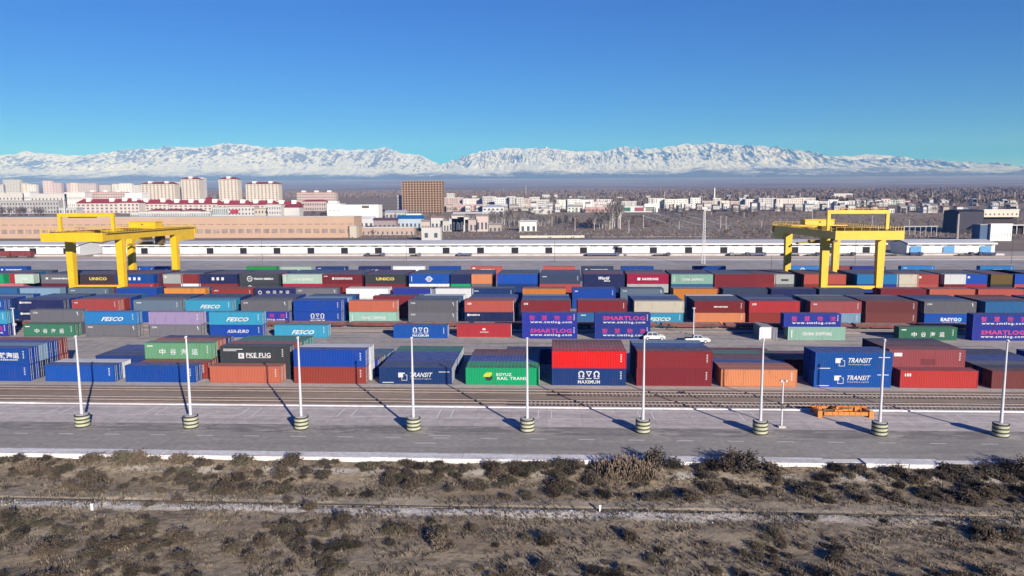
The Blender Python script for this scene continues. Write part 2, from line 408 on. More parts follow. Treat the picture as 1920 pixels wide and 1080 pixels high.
# scrubland with real relief
M_scrub, t, b = newmat('dry scrub soil', .95, .1)
g = N(t, 'ShaderNodeNewGeometry').outputs['Position']
a = nz(t, mapped(t, g, (.5, 1, 1)), .16, 6, .6); f = nz(t, g, 1.5, 8, .75); f2 = nz(t, mapped(t, g, (.7, 1.3, 1)), .5, 6, .7)
col = mix(t, ramp(t, a, [(.35, (0, 0, 0)), (.65, (1, 1, 1))]).outputs[0], (.25, .193, .128), (.35, .285, .198))
col = mix(t, ramp(t, f2, [(.5, (0, 0, 0)), (.68, (1, 1, 1))]).outputs[0], col, (.11, .09, .07))
col = mix(t, 1, col, ramp(t, f, [(.25, (.5, .5, .5)), (.75, (1.5, 1.5, 1.5))]).outputs[0], 'MULTIPLY')
sx = N(t, 'ShaderNodeSeparateXYZ'); t.links.new(g, sx.inputs[0])
def band(y0, wd, sl=0.0):
    yy = math_(t, 'ADD', sx.outputs[1], math_(t, 'MULTIPLY', sx.outputs[0], -sl))
    dd = math_(t, 'ABSOLUTE', math_(t, 'SUBTRACT', yy, y0))
    q = math_(t, 'ADD', dd, math_(t, 'MULTIPLY', math_(t, 'SUBTRACT', f2, .5), wd * 2.2))
    return ramp(t, math_(t, 'MULTIPLY', q, 1 / wd), [(.55, (1, 1, 1)), (1.0, (0, 0, 0))]).outputs[0]
gravel = ramp(t, f, [(.35, (.40, .355, .30)), (.65, (.66, .61, .54))]).outputs[0]
left = ramp(t, math_(t, 'MULTIPLY_ADD', sx.outputs[0], 1 / 120, .5), [(.55, (1, 1, 1)), (.8, (.35, .35, .35))]).outputs[0]
col = mix(t, math_(t, 'MULTIPLY', band(68.7, 1.35, -.008), left), col, gravel)
col = mix(t, math_(t, 'MULTIPLY', band(71.0, 1.3), .35), col, (.36, .32, .26))
col = mix(t, math_(t, 'MULTIPLY', band(78.3, 1.0), ramp(t, nz(t, g, .22, 3), [(.45, (0, 0, 0)), (.6, (1, 1, 1))]).outputs[0]), col, (.52, .46, .37))
t.links.new(col, b.inputs['Base Color'])
bp = N(t, 'ShaderNodeBump'); bp.inputs['Distance'].default_value = .18; t.links.new(f, bp.inputs['Height']); t.links.new(bp.outputs[0], b.inputs['Normal'])
def zs(x, y):
    n_ = noise.fractal(Vector((x / 6, y / 4, 0)), 1, 2, 4)
    z = -1.0 + .16 * n_
    if y > 76: z += min(1, (y - 76) / 4.2) * (.62 + .12 * noise.noise(Vector((x / 5, 3, 1))))
    z -= .22 * math.exp(-((y - 69.9 + .008 * x) / .35) ** 2)
    z += .10 * math.exp(-((y - 68.7) / .8) ** 2)
    return z
m = MB(); prev = None; NXs = 420
yy = 34.0
while yy < 81.4:
    row = []
    for i in range(NXs):
        x = -110 + 220 * i / (NXs - 1); row.append(len(m.v)); m.v.append((x, yy, zs(x, yy)))
    if prev:
        for i in range(NXs - 1): m.f.append((prev[i], prev[i + 1], row[i + 1], row[i])); m.m.append(0)
    prev = row; yy += .45
tag(m.build('scrubland', M_scrub), kind='structure')
m = MB()
m.tube((-100, 69.9 + .8, -1.05), (100, 69.9 - .8, -1.05), .07, None, 6)
tag(m.build('pipeline', MAT['darksteel']), 'thin dark pipe lying along the pale gravel line in the scrub', 'pipe')

# ------------------------------------------------------------------ railway
def track(y, x0, x1, label, sleepers_from=None, zb=.0):
    r_ = empty('railway_track', (0, y, zb)); tag(r_, label, 'railway track', 'railway tracks in the yard')
    for s_ in (-.76, .76):
        m = MB(); m.box(x0, x1, s_ - .075, s_ + .075, .02, .05); m.box(x0, x1, s_ - .02, s_ + .02, .05, .155); m.box(x0, x1, s_ - .037, s_ + .037, .155, .20, 1)
        m.build('rail', [MAT['rail'], MAT['railtop']], r_)
    if sleepers_from is not None:
        m = MB(); x = sleepers_from
        while x < 95:
            j = rnd.uniform(-.03, .03); m.box(x + j, x + .27 + j, -1.3, 1.3, -.02, .045 + rnd.uniform(-.02, .02)); x += .62
        tag(m.build('sleepers', MAT['sleeper'], r_), kind='stuff')
track(105.1, -200, 200, 'rusty railway track nearest the apron with its sleepers bare on the right', -3)
track(110.7, -200, 200, 'rusty railway track just before the front row of containers', 4)
track(163.9, -200, 200, 'pair of rails across the yard lane behind the single container row')
track(169.6, -200, 200, 'pair of rails under the empty flat wagons')
for y_ in (386, 391, 396): track(y_, -400, 400, {386: 'nearest', 391: 'middle', 396: 'farthest'}[y_] + ' of the three tracks in front of the long white warehouse')
# darker ballast where sleepers lie bare
sheet('dark_ballast_front', -6, 120, 103.4, 106.9, .010, ground_mat('oily ballast', (.06, .048, .04), (.12, .095, .08), .3, 1.6, (.4, 1, 1)))
sheet('dark_ballast_rear', 0, 120, 109.0, 112.4, .010, bpy.data.materials['oily ballast'])

# ------------------------------------------------------------------ containers
CH, CW = 2.87, 2.438
def corr(m, x0, x1, y, z0, z1, out, n, depth=.036, mi=0):      # corrugated wall along x, facing sign 'out' in y
    p = (x1 - x0) / n; k = len(m.v); prof = []
    for i in range(n):
        a = x0 + i * p
        prof += [(a, 0), (a + p * .26, 0), (a + p * .5, depth), (a + p * .76, depth)]
    prof.append((x1, 0))
    for (x, d) in prof: m.v.append((x, y - out * d, z0)); m.v.append((x, y - out * d, z1))
    for i in range(len(prof) - 1):
        q = (k + 2 * i, k + 2 * i + 2, k + 2 * i + 3, k + 2 * i + 1)
        m.f.append(q if out < 0 else q[::-1]); m.m.append(mi)
def c_side(m, L, s):
    corr(m, -L / 2 + .16, L / 2 - .16, s * (CW / 2 - .012), .16, CH - .1, s, round(L / .277))
def c_roof(m, L):
    k = len(m.v); n = round(L / .6); prof = []
    x0 = -L / 2 + .12; p = (L - .24) / n
    for i in range(n): a = x0 + i * p; prof += [(a, 0), (a + p * .4, 0), (a + p * .5, -.02), (a + p * .9, -.02)]
    prof.append((L / 2 - .12, 0))
    for (x, d) in prof: m.v.append((x, -CW / 2 + .06, CH - .012 + d)); m.v.append((x, CW / 2 - .06, CH - .012 + d))
    for i in range(len(prof) - 1): m.f.append((k + 2 * i, k + 2 * i + 2, k + 2 * i + 3, k + 2 * i + 1)); m.m.append(0)
def c_end(m, L):                                             # closed end at -x
    k = len(m.v); n = 9; prof = []; y0 = CW / 2 - .14; p = 2 * y0 / n
    for i in range(n): a = -y0 + i * p; prof += [(a, 0), (a + p * .26, 0), (a + p * .5, .04), (a + p * .76, .04)]
    prof.append((y0, 0)); X = -L / 2 + .03
    for (y, d) in prof: m.v.append((X + d, y, .16)); m.v.append((X + d, y, CH - .1))
    for i in range(len(prof) - 1): m.f.append((k + 2 * i, k + 2 * i + 1, k + 2 * i + 3, k + 2 * i + 2)); m.m.append(0)
def c_door(m, L, rods=True):
    X = L / 2 - .05
    for s_ in (-1, 1):
        a, b_ = (.012, CW / 2 - .13) if s_ > 0 else (-CW / 2 + .13, -.012)
        m.box(X - .05, X, a, b_, .14, CH - .1)
        for zz in (.55, 1.05, 1.6, 2.1): m.box(X, X + .02, a + .1, b_ - .1, zz, zz + .06)
        if rods:
            for q in (.33, .72):
                yq = s_ * q * (CW / 2 - .05) * 1.05
                m.tube((X + .045, yq, .1), (X + .045, yq, CH - .08), .022, None, 6, 1)
                m.box(X, X + .06, yq - .05, yq + .05, 1.1, 1.16, 1)
def c_frame(m, L):
    a, w2 = L / 2, CW / 2
    for sx_ in (-1, 1):
        for sy in (-1, 1):
            x0, x1 = sorted((sx_ * a, sx_ * (a - .16))); y0, y1 = sorted((sy * w2, sy * (w2 - .13)))
            m.box(x0, x1, y0, y1, .12, CH - .12)
            xo, xi = sx_ * (a + .004), sx_ * (a - .18); yo, yi = sy * (w2 + .004), sy * (w2 - .17)
            for z0, z1 in ((0, .118), (CH - .118, CH)):
                X = sorted((xo, xi)); Y = sorted((yo, yi)); m.box(X[0], X[1], Y[0], Y[1], z0, z1)
    for sy in (-1, 1):
        y0, y1 = sorted((sy * (w2 - .003), sy * (w2 - .07)))
        m.box(-a + .18, a - .18, y0, y1, .02, .158); m.box(-a + .18, a - .18, y0, y1, CH - .098, CH - .016)
    for sx_ in (-1, 1):
        x0, x1 = sorted((sx_ * (a - .003), sx_ * (a - .09)))
        m.box(x0, x1, -w2 + .17, w2 - .17, .02, .138); m.box(x0, x1, -w2 + .17, w2 - .17, CH - .098, CH - .018)
CM = {}
for L in (12.19, 6.06):
    ph = [PAINTDUMMY] if False else []
    dm = paint('blue')
    d = {}
    for nm, fn in (('side_front', lambda m: c_side(m, L, -1)), ('side_back', lambda m: c_side(m, L, 1)), ('roof', lambda m: c_roof(m, L)), ('end_wall', lambda m: c_end(m, L)), ('frame', lambda m: c_frame(m, L))):
        m = MB(); fn(m); d[nm] = m.mesh('container ' + nm, [dm])
    m = MB(); c_door(m, L); d['door'] = m.mesh('container door', [dm, MAT['steel']])
    m = MB(); c_side(m, L, -1); c_side(m, L, 1); c_roof(m, L); c_end(m, L); c_frame(m, L); c_door(m, L, False)
    d['all'] = m.mesh('container', [dm])
    CM[L] = d

# lettering on the side walls
_tc = {}
def text_polys(s, shear=0.0, bold=0.0):
    k = (s, shear, bold)
    if k in _tc: return _tc[k]
    c = bpy.data.curves.new('t', 'FONT'); c.body = s; c.align_x = 'CENTER'; c.align_y = 'CENTER'; c.shear = shear; c.resolution_u = 2; c.offset = bold; c.space_character = 1.22 if s.startswith('www') or s.startswith('CHINA S') else 1.06
    o = bpy.data.objects.new('t', c); COL.objects.link(o)
    me = bpy.data.meshes.new_from_object(o.evaluated_get(bpy.context.evaluated_depsgraph_get()))
    vs_ = [v.co[:2] for v in me.vertices]; fs = [tuple(p.vertices) for p in me.polygons]
    bpy.data.objects.remove(o); bpy.data.curves.remove(c); bpy.data.meshes.remove(me)
    xs = [v[0] for v in vs_]; zs_ = [v[1] for v in vs_]
    cx, cz = (min(xs) + max(xs)) / 2, (min(zs_) + max(zs_)) / 2; wd, ht = max(xs) - min(xs), max(zs_) - min(zs_)
    _tc[k] = ([((x - cx) / wd, (z - cz) / ht) for x, z in vs_], fs); return _tc[k]
Wt, Mg, Yl, Lm, Bk, Lb = range(6)
LMATS = [MAT['white'], MAT['magenta'], MAT['yellowtxt'], MAT['lime'], MAT['blacktxt'], MAT['lightblue'], flat('dull red repair patch', (.11, .028, .034), .7, .1, .2, 2)]
def txt(m, s, cx, cz, wd, ht, mi=0, shear=0.0, bold=.02, y=0.0):
    vs_, fs = text_polys(s, shear, bold); n = len(m.v)
    m.v += [(cx + x * wd, y, cz + z * ht) for x, z in vs_]
    for f in fs: m.f.append(tuple(n + i for i in f)); m.m.append(mi)
def rect(m, x0, x1, z0, z1, mi=0, y=0.0): m.quad([(x0, y, z0), (x1, y, z0), (x1, y, z1), (x0, y, z1)], mi)
def ring(m, cx, cz, ro, ri, mi=0, a0=0, a1=360, n=20):
    for i in range(n):
        a = R(a0 + (a1 - a0) * i / n); b_ = R(a0 + (a1 - a0) * (i + 1) / n)
        m.quad([(cx + ri * math.cos(a), 0, cz + ri * math.sin(a)), (cx + ro * math.cos(a), 0, cz + ro * math.sin(a)), (cx + ro * math.cos(b_), 0, cz + ro * math.sin(b_)), (cx + ri * math.cos(b_), 0, cz + ri * math.sin(b_))], mi)
def codes(m, x=5.2, z=2.25):
    for i in range(5): rect(m, x - .1 + .04 * (i % 2), x + .14, z - i * .28, z - i * .28 + .13)
def blocks(m, cx, cz, wd, ht, n, mi=0):      # lettering the photograph does not resolve: a row of strokes
    q = random.Random(n * 7 + int(wd * 10)); p = wd / n
    for i in range(n):
        x = cx - wd / 2 + i * p; rect(m, x, x + p * q.uniform(.55, .85), cz - ht / 2, cz + ht / 2 * q.uniform(.7, 1), mi)
def mk(key):
    m = MB()
    if key == 'TRANSIT':
        txt(m, 'TRANSIT', 1.0, 1.6, 3.7, .78, Wt, .35, .018); txt(m, 'Forwarding & Logistics', .9, .9, 3.5, .26, Wt, .3, .0)
        rect(m, -2.9, -2.1, 1.15, 1.95); rect(m, -2.1, -1.8, 1.75, 1.95)
        rect(m, -2.35, -2.27, .62, 1.1); rect(m, -2.27, -1.4, .62, .70); rect(m, -1.48, -1.4, .70, 1.6); rect(m, -1.75, -1.48, 1.52, 1.6)
        rect(m, -5.6, -3.7, .22, .34); rect(m, 3.9, 5.7, 2.05, 2.17)
    elif key == 'MAXIMUM':
        for c in (-1.25, 1.25):
            ring(m, c, 1.95, .5, .3, 0, -60, 240); rect(m, c - .5, c - .15, 1.38, 1.56); rect(m, c + .15, c + .5, 1.38, 1.56)
        m.quad([(-.5, 0, 2.4), (-.3, 0, 2.25), (0, 0, 1.7), (0, 0, 1.4)]); m.quad([(.5, 0, 2.4), (0, 0, 1.4), (0, 0, 1.7), (.3, 0, 2.25)]); m.quad([(-.5, 0, 2.4), (.5, 0, 2.4), (.3, 0, 2.25), (-.3, 0, 2.25)])
        for c in (-1.25, 0, 1.25): rect(m, c - .45, c + .45, 1.12, 1.24)
        txt(m, 'MAXIMUM', 0, .60, 3.6, .58, Wt, 0, .012); codes(m)
    elif key == 'SOYUZ':
        txt(m, 'SOYUZ', .25, 1.75, 2.6, .5, Wt, 0, .03); txt(m, 'RAIL TRANS', 1.6, 1.1, 4.9, .52, Wt, 0, .03)
        pts = [(-3.2, 1.35), (-3.05, 1.75), (-2.6, 2.1), (-1.7, 2.1), (-1.75, 1.7), (-2.1, 1.35)]
        m.quad([(x, 0, z) for x, z in pts], Lm)
        m.quad([(-2.9, 0, 1.3), (-2.0, 0, 1.3), (-1.7, 0, 1.5), (-1.65, 0, 1.0), (-2.1, 0, .65), (-2.7, 0, .75)], Bk)
    elif key in ('FESCO',):
        txt(m, 'FESCO', .4, 1.25, 5.2, .95, Wt, .45, .03); codes(m)
    elif key == 'ASIA': txt(m, 'ASIA-EURO', .4, 1.4, 5.0, .75, Wt, .3, .02); codes(m)
    elif key in ('SMT1', 'SMT2'):
        if key == 'SMT1': txt(m, 'SMARTLOG', .3, 1.8, 9.2, .92, Mg, 0, .035)
        else:
            for i, ch in enumerate('智慧物流'): txt(m, ch, -3.9 + 2.75 * i, 1.8, 1.15, 1.1, Mg, 0, .012)
        txt(m, 'www.smtlog.com', .3, .82, 9.2, .66, Wt, 0, .022); codes(m, 5.35, 2.45)
    elif key == 'ZHONGGU':
        for i, ch in enumerate('中谷海运'): txt(m, ch, -2.9 + 1.95 * i, 1.3, 1.1, 1.05, Wt, 0, .012)
        rect(m, -5.6, -4.6, 2.2, 2.42); codes(m)
    elif key == 'CHINA': txt(m, 'CHINA SHIPPING', .1, 1.35, 6.2, .75, Wt, 0, .03); rect(m, -5.4, -5.2, .5, 2.3)
    elif key == 'EASYGO':
        txt(m, 'EASYG', -.3, 1.4, 3.9, .85, Wt, 0, .045); txt(m, 'O', 2.2, 1.4, .95, .85, Lb, 0, .045); txt(m, 'International Logistics', .3, .75, 4.3, .26)
    elif key == 'UNICO': txt(m, 'UNICO', 0, 1.5, 5.6, .95, Yl, 0, .045)
    elif key == 'PKE':
        txt(m, 'PKE FUG', .6, 1.35, 4.3, .8, Wt, 0, .02); rect(m, -1.5, 2.7, .85, .93); rect(m, -2.9, -1.9, .75, 1.7); txt(m, 'R', -2.4, 1.22, .45, .5, Bk, 0, .02, -.004)
        rect(m, -5.5, -2.1, 2.3, 2.42); rect(m, -5.5, -3.2, 2.05, 2.15); codes(m, 4.8)
    elif key == 'BLOCK': txt(m, '中铁海运', 2.2, 1.6, 4.5, 1.05, Wt, 0, .03); blocks(m, 2.2, .85, 4.2, .22, 12); codes(m)
    elif key == 'BLOCKS':
        rect(m, -5.5, -4.9, 1.9, 2.45); blocks(m, -3.5, 2.2, 2.5, .45, 8)
    elif key == 'CAI': txt(m, 'CAI', -4.9, 2.25, 1.1, .4, Wt, 0, .03); m.quad([(5.0, 0, 2.5), (5.25, 0, 2.5), (5.4, 0, 1.6), (5.3, 0, 1.6)])
    elif key == 'OO': blocks(m, -4.85, 2.15, 1.1, .5, 3)
    elif key == 'HYUNDAI': txt(m, 'HYUNDAI', .4, 1.4, 5.4, .9, Wt, .2, .05); rect(m, -5.3, -4.3, 1.9, 2.4)
    elif key == 'NAMSUNG': txt(m, 'NAMSUNG', .7, 1.5, 4.8, .75, Wt, 0, .05); rect(m, -3.1, -2.2, 1.1, 1.9)
    elif key == 'DONGYOUNG': txt(m, 'DONGYOUNG', .6, 1.6, 5.2, .7, Wt, 0, .05); rect(m, -3.0, -2.3, 1.25, 1.95); rect(m, -5.5, -4.4, 2.2, 2.4)
    elif key == 'WORLD': txt(m, 'World', 0, 1.75, 3.3, .95, Wt, .3, .05); txt(m, 'line', .9, .95, 1.9, .45, Wt, .3, .05)
    elif key == 'TRANSSIB':
        ring(m, -2.9, 1.5, .85, .62); rect(m, -3.3, -2.5, 1.4, 1.62); txt(m, 'TRANS SIBERIA', 1.4, 1.5, 6.3, .6, Wt, 0, .05)
    elif key == 'ROUNDEL': ring(m, 0, 1.45, .85, .5); rect(m, -.3, .3, 1.3, 1.6); rect(m, -1.2, -.8, 1.35, 1.6); rect(m, .8, 1.2, 1.35, 1.6); rect(m, -5.4, -5.2, .7, 2.3)
    elif key == 'GREENT': blocks(m, 0, 1.4, 5.0, .55, 9)
    elif key == 'CHARS': [rect(m, c - .4, c + .4, 1.05, 1.95) for c in (-1.5, 0, 1.5)]
    elif key == 'CHARS4':
        for i, ch in enumerate('中远海运'): txt(m, ch, -2.0 + 1.9 * i, 1.7, 1.1, 1.1, Wt, 0, .012)
        ring(m, -4.4, 1.7, .55, .35); blocks(m, .9, .75, 5.6, .3, 12)
    elif key == 'STAR': blocks(m, .1, 1.15, 2.0, .2, 7); m.quad([(-.3, 0, 1.6), (.3, 0, 1.6), (.45, 0, 1.8), (0, 0, 2.1), (-.45, 0, 1.8)])
    elif key == 'SMALL': blocks(m, -4.6, 2.2, 1.3, .3, 4); codes(m)
    elif key == 'MIDTXT': blocks(m, .3, 1.5, 3.4, .36, 11); codes(m)
    elif key == 'WIDE': blocks(m, .6, 1.6, 6.6, .5, 14); rect(m, -4.6, -3.8, 1.3, 1.9)
    elif key == 'CODES': codes(m)
    elif key == 'CODES2': codes(m, 2.3)
    elif key == 'REEFER': m.box(-2.2, 2.2, -.01, .0, .9, 1.5, Bk)
    elif key == 'TAG': blocks(m, -4.9, 2.2, .9, .35, 3); codes(m)
    elif key == 'PATCH': rect(m, -5.3, -4.0, 1.75, 2.35); rect(m, -.9, 1.4, .35, 1.35, 6); codes(m)
    elif key == 'PANEL': rect(m, -5.3, -4.0, 1.75, 2.35)
    return m.mesh('lettering ' + key, LMATS)
LT = {}
DESC = {'TRANSIT': 'white italic lettering and a square emblem', 'MAXIMUM': 'three white ring emblems over white lettering', 'SOYUZ': 'white lettering beside a yellow and black leaf', 'FESCO': 'big slanted white lettering', 'ASIA': 'slanted white lettering',
 'SMT1': 'magenta letters and web address', 'SMT2': 'magenta characters and web address', 'ZHONGGU': 'four white characters', 'CHINA': 'spaced white capitals', 'EASYGO': 'bold white and pale blue lettering',
 'UNICO': 'yellow capitals', 'PKE': 'white capitals and white square', 'BLOCK': 'a large white block of characters', 'BLOCKS': 'white lettering top left', 'CAI': 'a small white mark top left', 'OO': 'short white mark top left', 'HYUNDAI': 'bold white capitals',
 'NAMSUNG': 'white capitals and white square', 'DONGYOUNG': 'white capitals and small square', 'WORLD': 'white script lettering', 'TRANSSIB': 'white ring emblem and capitals', 'ROUNDEL': 'a white roundel', 'GREENT': 'one white word', 'CHARS': 'three white blocks of characters',
 'CHARS4': 'four white characters and ring', 'STAR': 'small white crown mark', 'SMALL': 'small white text top left', 'MIDTXT': 'small slanted white text', 'WIDE': 'long white text', 'TAG': 'tiny white mark top left', 'PANEL': 'white panel top left', 'PATCH': 'white panel and square repair patch', 'REEFER': 'dark centre panel'}
GRP = 'shipping containers stacked in the rail yard'
ORD = ['first', 'second', 'third', 'fourth', 'fifth', 'sixth', 'seventh', 'eighth', 'ninth', 'tenth', 'eleventh', 'twelfth', 'thirteenth', 'fourteenth', 'fifteenth', 'sixteenth', 'seventeenth', 'eighteenth', 'nineteenth', 'twentieth', 'twenty-first', 'twenty-second', 'twenty-third', 'twenty-fourth', 'twenty-fifth', 'twenty-sixth', 'twenty-seventh', 'twenty-eighth', 'twenty-ninth', 'thirtieth', 'thirty-first', 'thirty-second', 'thirty-third', 'thirty-fourth', 'thirty-fifth', 'thirty-sixth', 'thirty-seventh', 'thirty-eighth', 'thirty-ninth', 'fortieth']
def shortlab(words, n=16):
    return ' '.join(words.split()[:n])
NC = 0
def container(x, y, z, col, key=None, size=40, near=False, label='', rz=0.0):
    global NC
    NC += 1
    L = 12.19 if size == 40 else 6.06; d = CM[L]; pm = paint(col)
    if near:
        r_ = empty('shipping_container', (x, y, z), rz)
        for nm, part in (('side_front', 'side_wall'), ('side_back', 'side_wall'), ('roof', 'roof'), ('end_wall', 'end_wall'), ('frame', 'frame'), ('door', 'door')):
            mobj(part, d[nm], r_, mat=pm)
    else:
        r_ = mobj('shipping_container', d['all'], None, (x, y, z), pm, rz)
    tag(r_, label, 'shipping container', GRP)
    if key:
        if key not in LT: LT[key] = mk(key)
        mobj('lettering', LT[key], r_, (0, -CW / 2 - .008, 0), scale=(1 if size == 40 else .48, 1, 1))
    return r_
HID = {}      # unseen or farthest boxes, gathered into one mass
def hidden(x, y, z, col, size=40):
    m = HID.setdefault('m', MB()); cols = HID.setdefault('c', [])
    if col not in cols: cols.append(col)
    L = 12.19 if size == 40 else 6.06
    m.box(x - L / 2, x + L / 2, y - CW / 2, y + CW / 2, z + .02, z + CH - .03, cols.index(col))
    mi = cols.index(col)
    a, w2 = L / 2, CW / 2
    for sx_ in (-1, 1):
        for sy in (-1, 1):
            X = sorted((sx_ * (a + .02), sx_ * (a - .17))); Y = sorted((sy * (w2 + .02), sy * (w2 - .17))); m.box(X[0], X[1], Y[0], Y[1], z, z + CH - .005, mi)
def parse(s):
    size = 40; key = None; dx = 0.0
    if '@' in s: s, q = s.split('@'); dx = float(q)
    if '*' in s: s, key = s.split('*')
    if s.startswith('2:'): size = 20; s = s[2:]
    return s, key, size, dx
used_labels = {}
def addc(x, y, tier, spec, near, place, L0=12.19):
    col, key, size, dx = parse(spec)
    if near and key is None: key = 'CODES' if size == 40 else None
    if (not near) and key == 'CODES': key = None
    ds = DESC.get(key)
    lab = col + (' short' if size == 20 else '') + ' container' + ((' with ' + ds) if ds else '')
    lab = lab + ', ' + place
    lab = shortlab(lab)
    if lab in used_labels: lab = shortlab(('%s%s container %s' % (col, ' short' if size == 20 else '', place)))
    used_labels[lab] = 1
    return container(x + dx + (6.095 if size == 40 else 3.03), y + CW / 2, tier * (CH + .005), col, key, size, near, lab)

# ---- block A: the front block, bays from left to right; each row = tiers bottom/top, rows go back
A = [
 (-72, ['blue/blue*BLOCK', 'navy/pale blue', 'dark blue/blue', 'rust red/rust red'], 0),
 (85, ['royal blue*CODES', 'white', '', 'dark blue@4', 'dark blue@4', 'blue@4', 'blue@4'], 0),
 (236, ['blue', 'rust red@1', 'rust red/light green*ZHONGGU@0.7', 'rust red/coral@0.8', 'dark blue/dark blue@1.2'], 0),
 (395, ['salmon', 'charcoal/charcoal*PKE@0.7', 'rust red/dusty red@1.0', 'rust red/teal@1.4', 'blue/teal@1.6'], 0),
 (552, ['rust red/blue', 'white/white@0.3', 'violet blue@0.8', 'grey@1', 'steel blue@1.4', 'steel blue@1.6'], 0),
 (711, ['dark blue*TRANSIT', 'dark blue', 'blue', 'blue', 'blue', 'teal', 'teal'], 0),
 (873, ['green*SOYUZ', 'green', 'royal blue', 'blue', 'plum', 'maroon', 'dark blue@6'], 0),
 (1035, ['dark blue*MAXIMUM/bright red', 'dark red/dusty red', 'blue/dusty red', 'blue/brown red'], 0),
 (1194, ['dark red/dark red', 'blue/dark blue', 'blue/royal blue', 'blue/pale blue'], 0),
 (1352, ['orange', 'salmon', 'blue', 'plum', 'brown red', 'teal', 'maroon'], 0),
 (1526, ['royal blue*TRANSIT/royal blue*TRANSIT', 'blue/blue', '', 'maroon@-4.8', 'plum@-5', 'plum@-5'], 0),
 (1687, ['red*OO', 'dusty red/dusty red*PATCH@-.7', 'dusty red/brown red@-.7', 'blue/plum@-.7', 'blue/navy@-.7'], 0),
 (1858, ['brown red', 'navy', 'grey', 'blue', 'blue', 'navy', 'navy'], 0),
 (2040, ['rust red', 'blue', 'blue', 'grey', 'maroon', 'blue', 'blue'], 0)]
YA = 115.6
for bi, (px, rows, _) in enumerate(A):
    x0 = xat(px, YA)
    for ri, row in enumerate(rows):
        if not row: continue
        y = YA + ri * 2.58
        dxr = 0.0
        if '@' in row: row, q = row.split('@'); dxr = float(q)
        tiers = row.split('/')
        topn = len(tiers)
        for ti, sp in enumerate(tiers):
            if sp.endswith('*'): sp = sp[:-1]
            isfront = ri == 0
            visible = isfront or ti == topn - 1 or (bi in (0, 2, 4) )
            j = rnd.uniform(-.08, .08)
            if visible:
                tn = ('' if topn == 1 else ('top tier ' if ti == topn - 1 else 'bottom tier '))
                place = tn + ('row %s ' % ORD[ri] if ri else 'facing the tracks ') + '%s bay from left, front block' % ORD[bi]
                addc(x0 + dxr + j, y, ti, sp, True, place)
            else:
                c_, k_, s_, d_ = parse(sp); hidden(x0 + dxr + 6.095, y + CW / 2, ti * (CH + .005), c_)

# ---- row B: a single line across the lane
B = [(-80, 'violet blue*SMT2', 'cyan', 0), (45, 'dark green*ZHONGGU', None, 0), (60, None, 'grey*CAI', 2.6), (161, 'grey*CAI', 'sky blue*FESCO', 0), (281, 'grey*CAI', 'lilac', 0), (394, 'blue*ASIA', 'cyan*FESCO', 0),
     (515, 'cyan*FESCO', None, 0), (738, 'royal blue*MAXIMUM', None, 0), (857, 'red*STAR', None, 0), (979, 'violet blue*SMT1', 'violet blue*SMT2', 0), (1115, 'violet blue*SMT2', 'violet blue*SMT1', 0),
     (1477, 'mint*CHINA', 'violet blue*SMT2@-1', 0), (1685, 'dark green*ZHONGGU', None, 0), (1822, 'violet blue*SMT1', 'violet blue*SMT2', 0), (1960, 'violet blue*SMT1', None, 0)]
for k, (px, lo, hi, dy) in enumerate(B):
    Y = 156.2 + dy + (1.6 if px == 857 else 0); x0 = xat(px, Y)
    if lo is None: hidden(x0 + 6.095, Y + CW / 2, 0, 'grey')
    if lo: addc(x0, Y, 0, lo, True, ('bottom, ' if hi else '') + '%s stack of the lane row' % ORD[k])
    if hi: addc(x0, Y, 1, hi, True, 'top, %s stack of the lane row' % ORD[k])

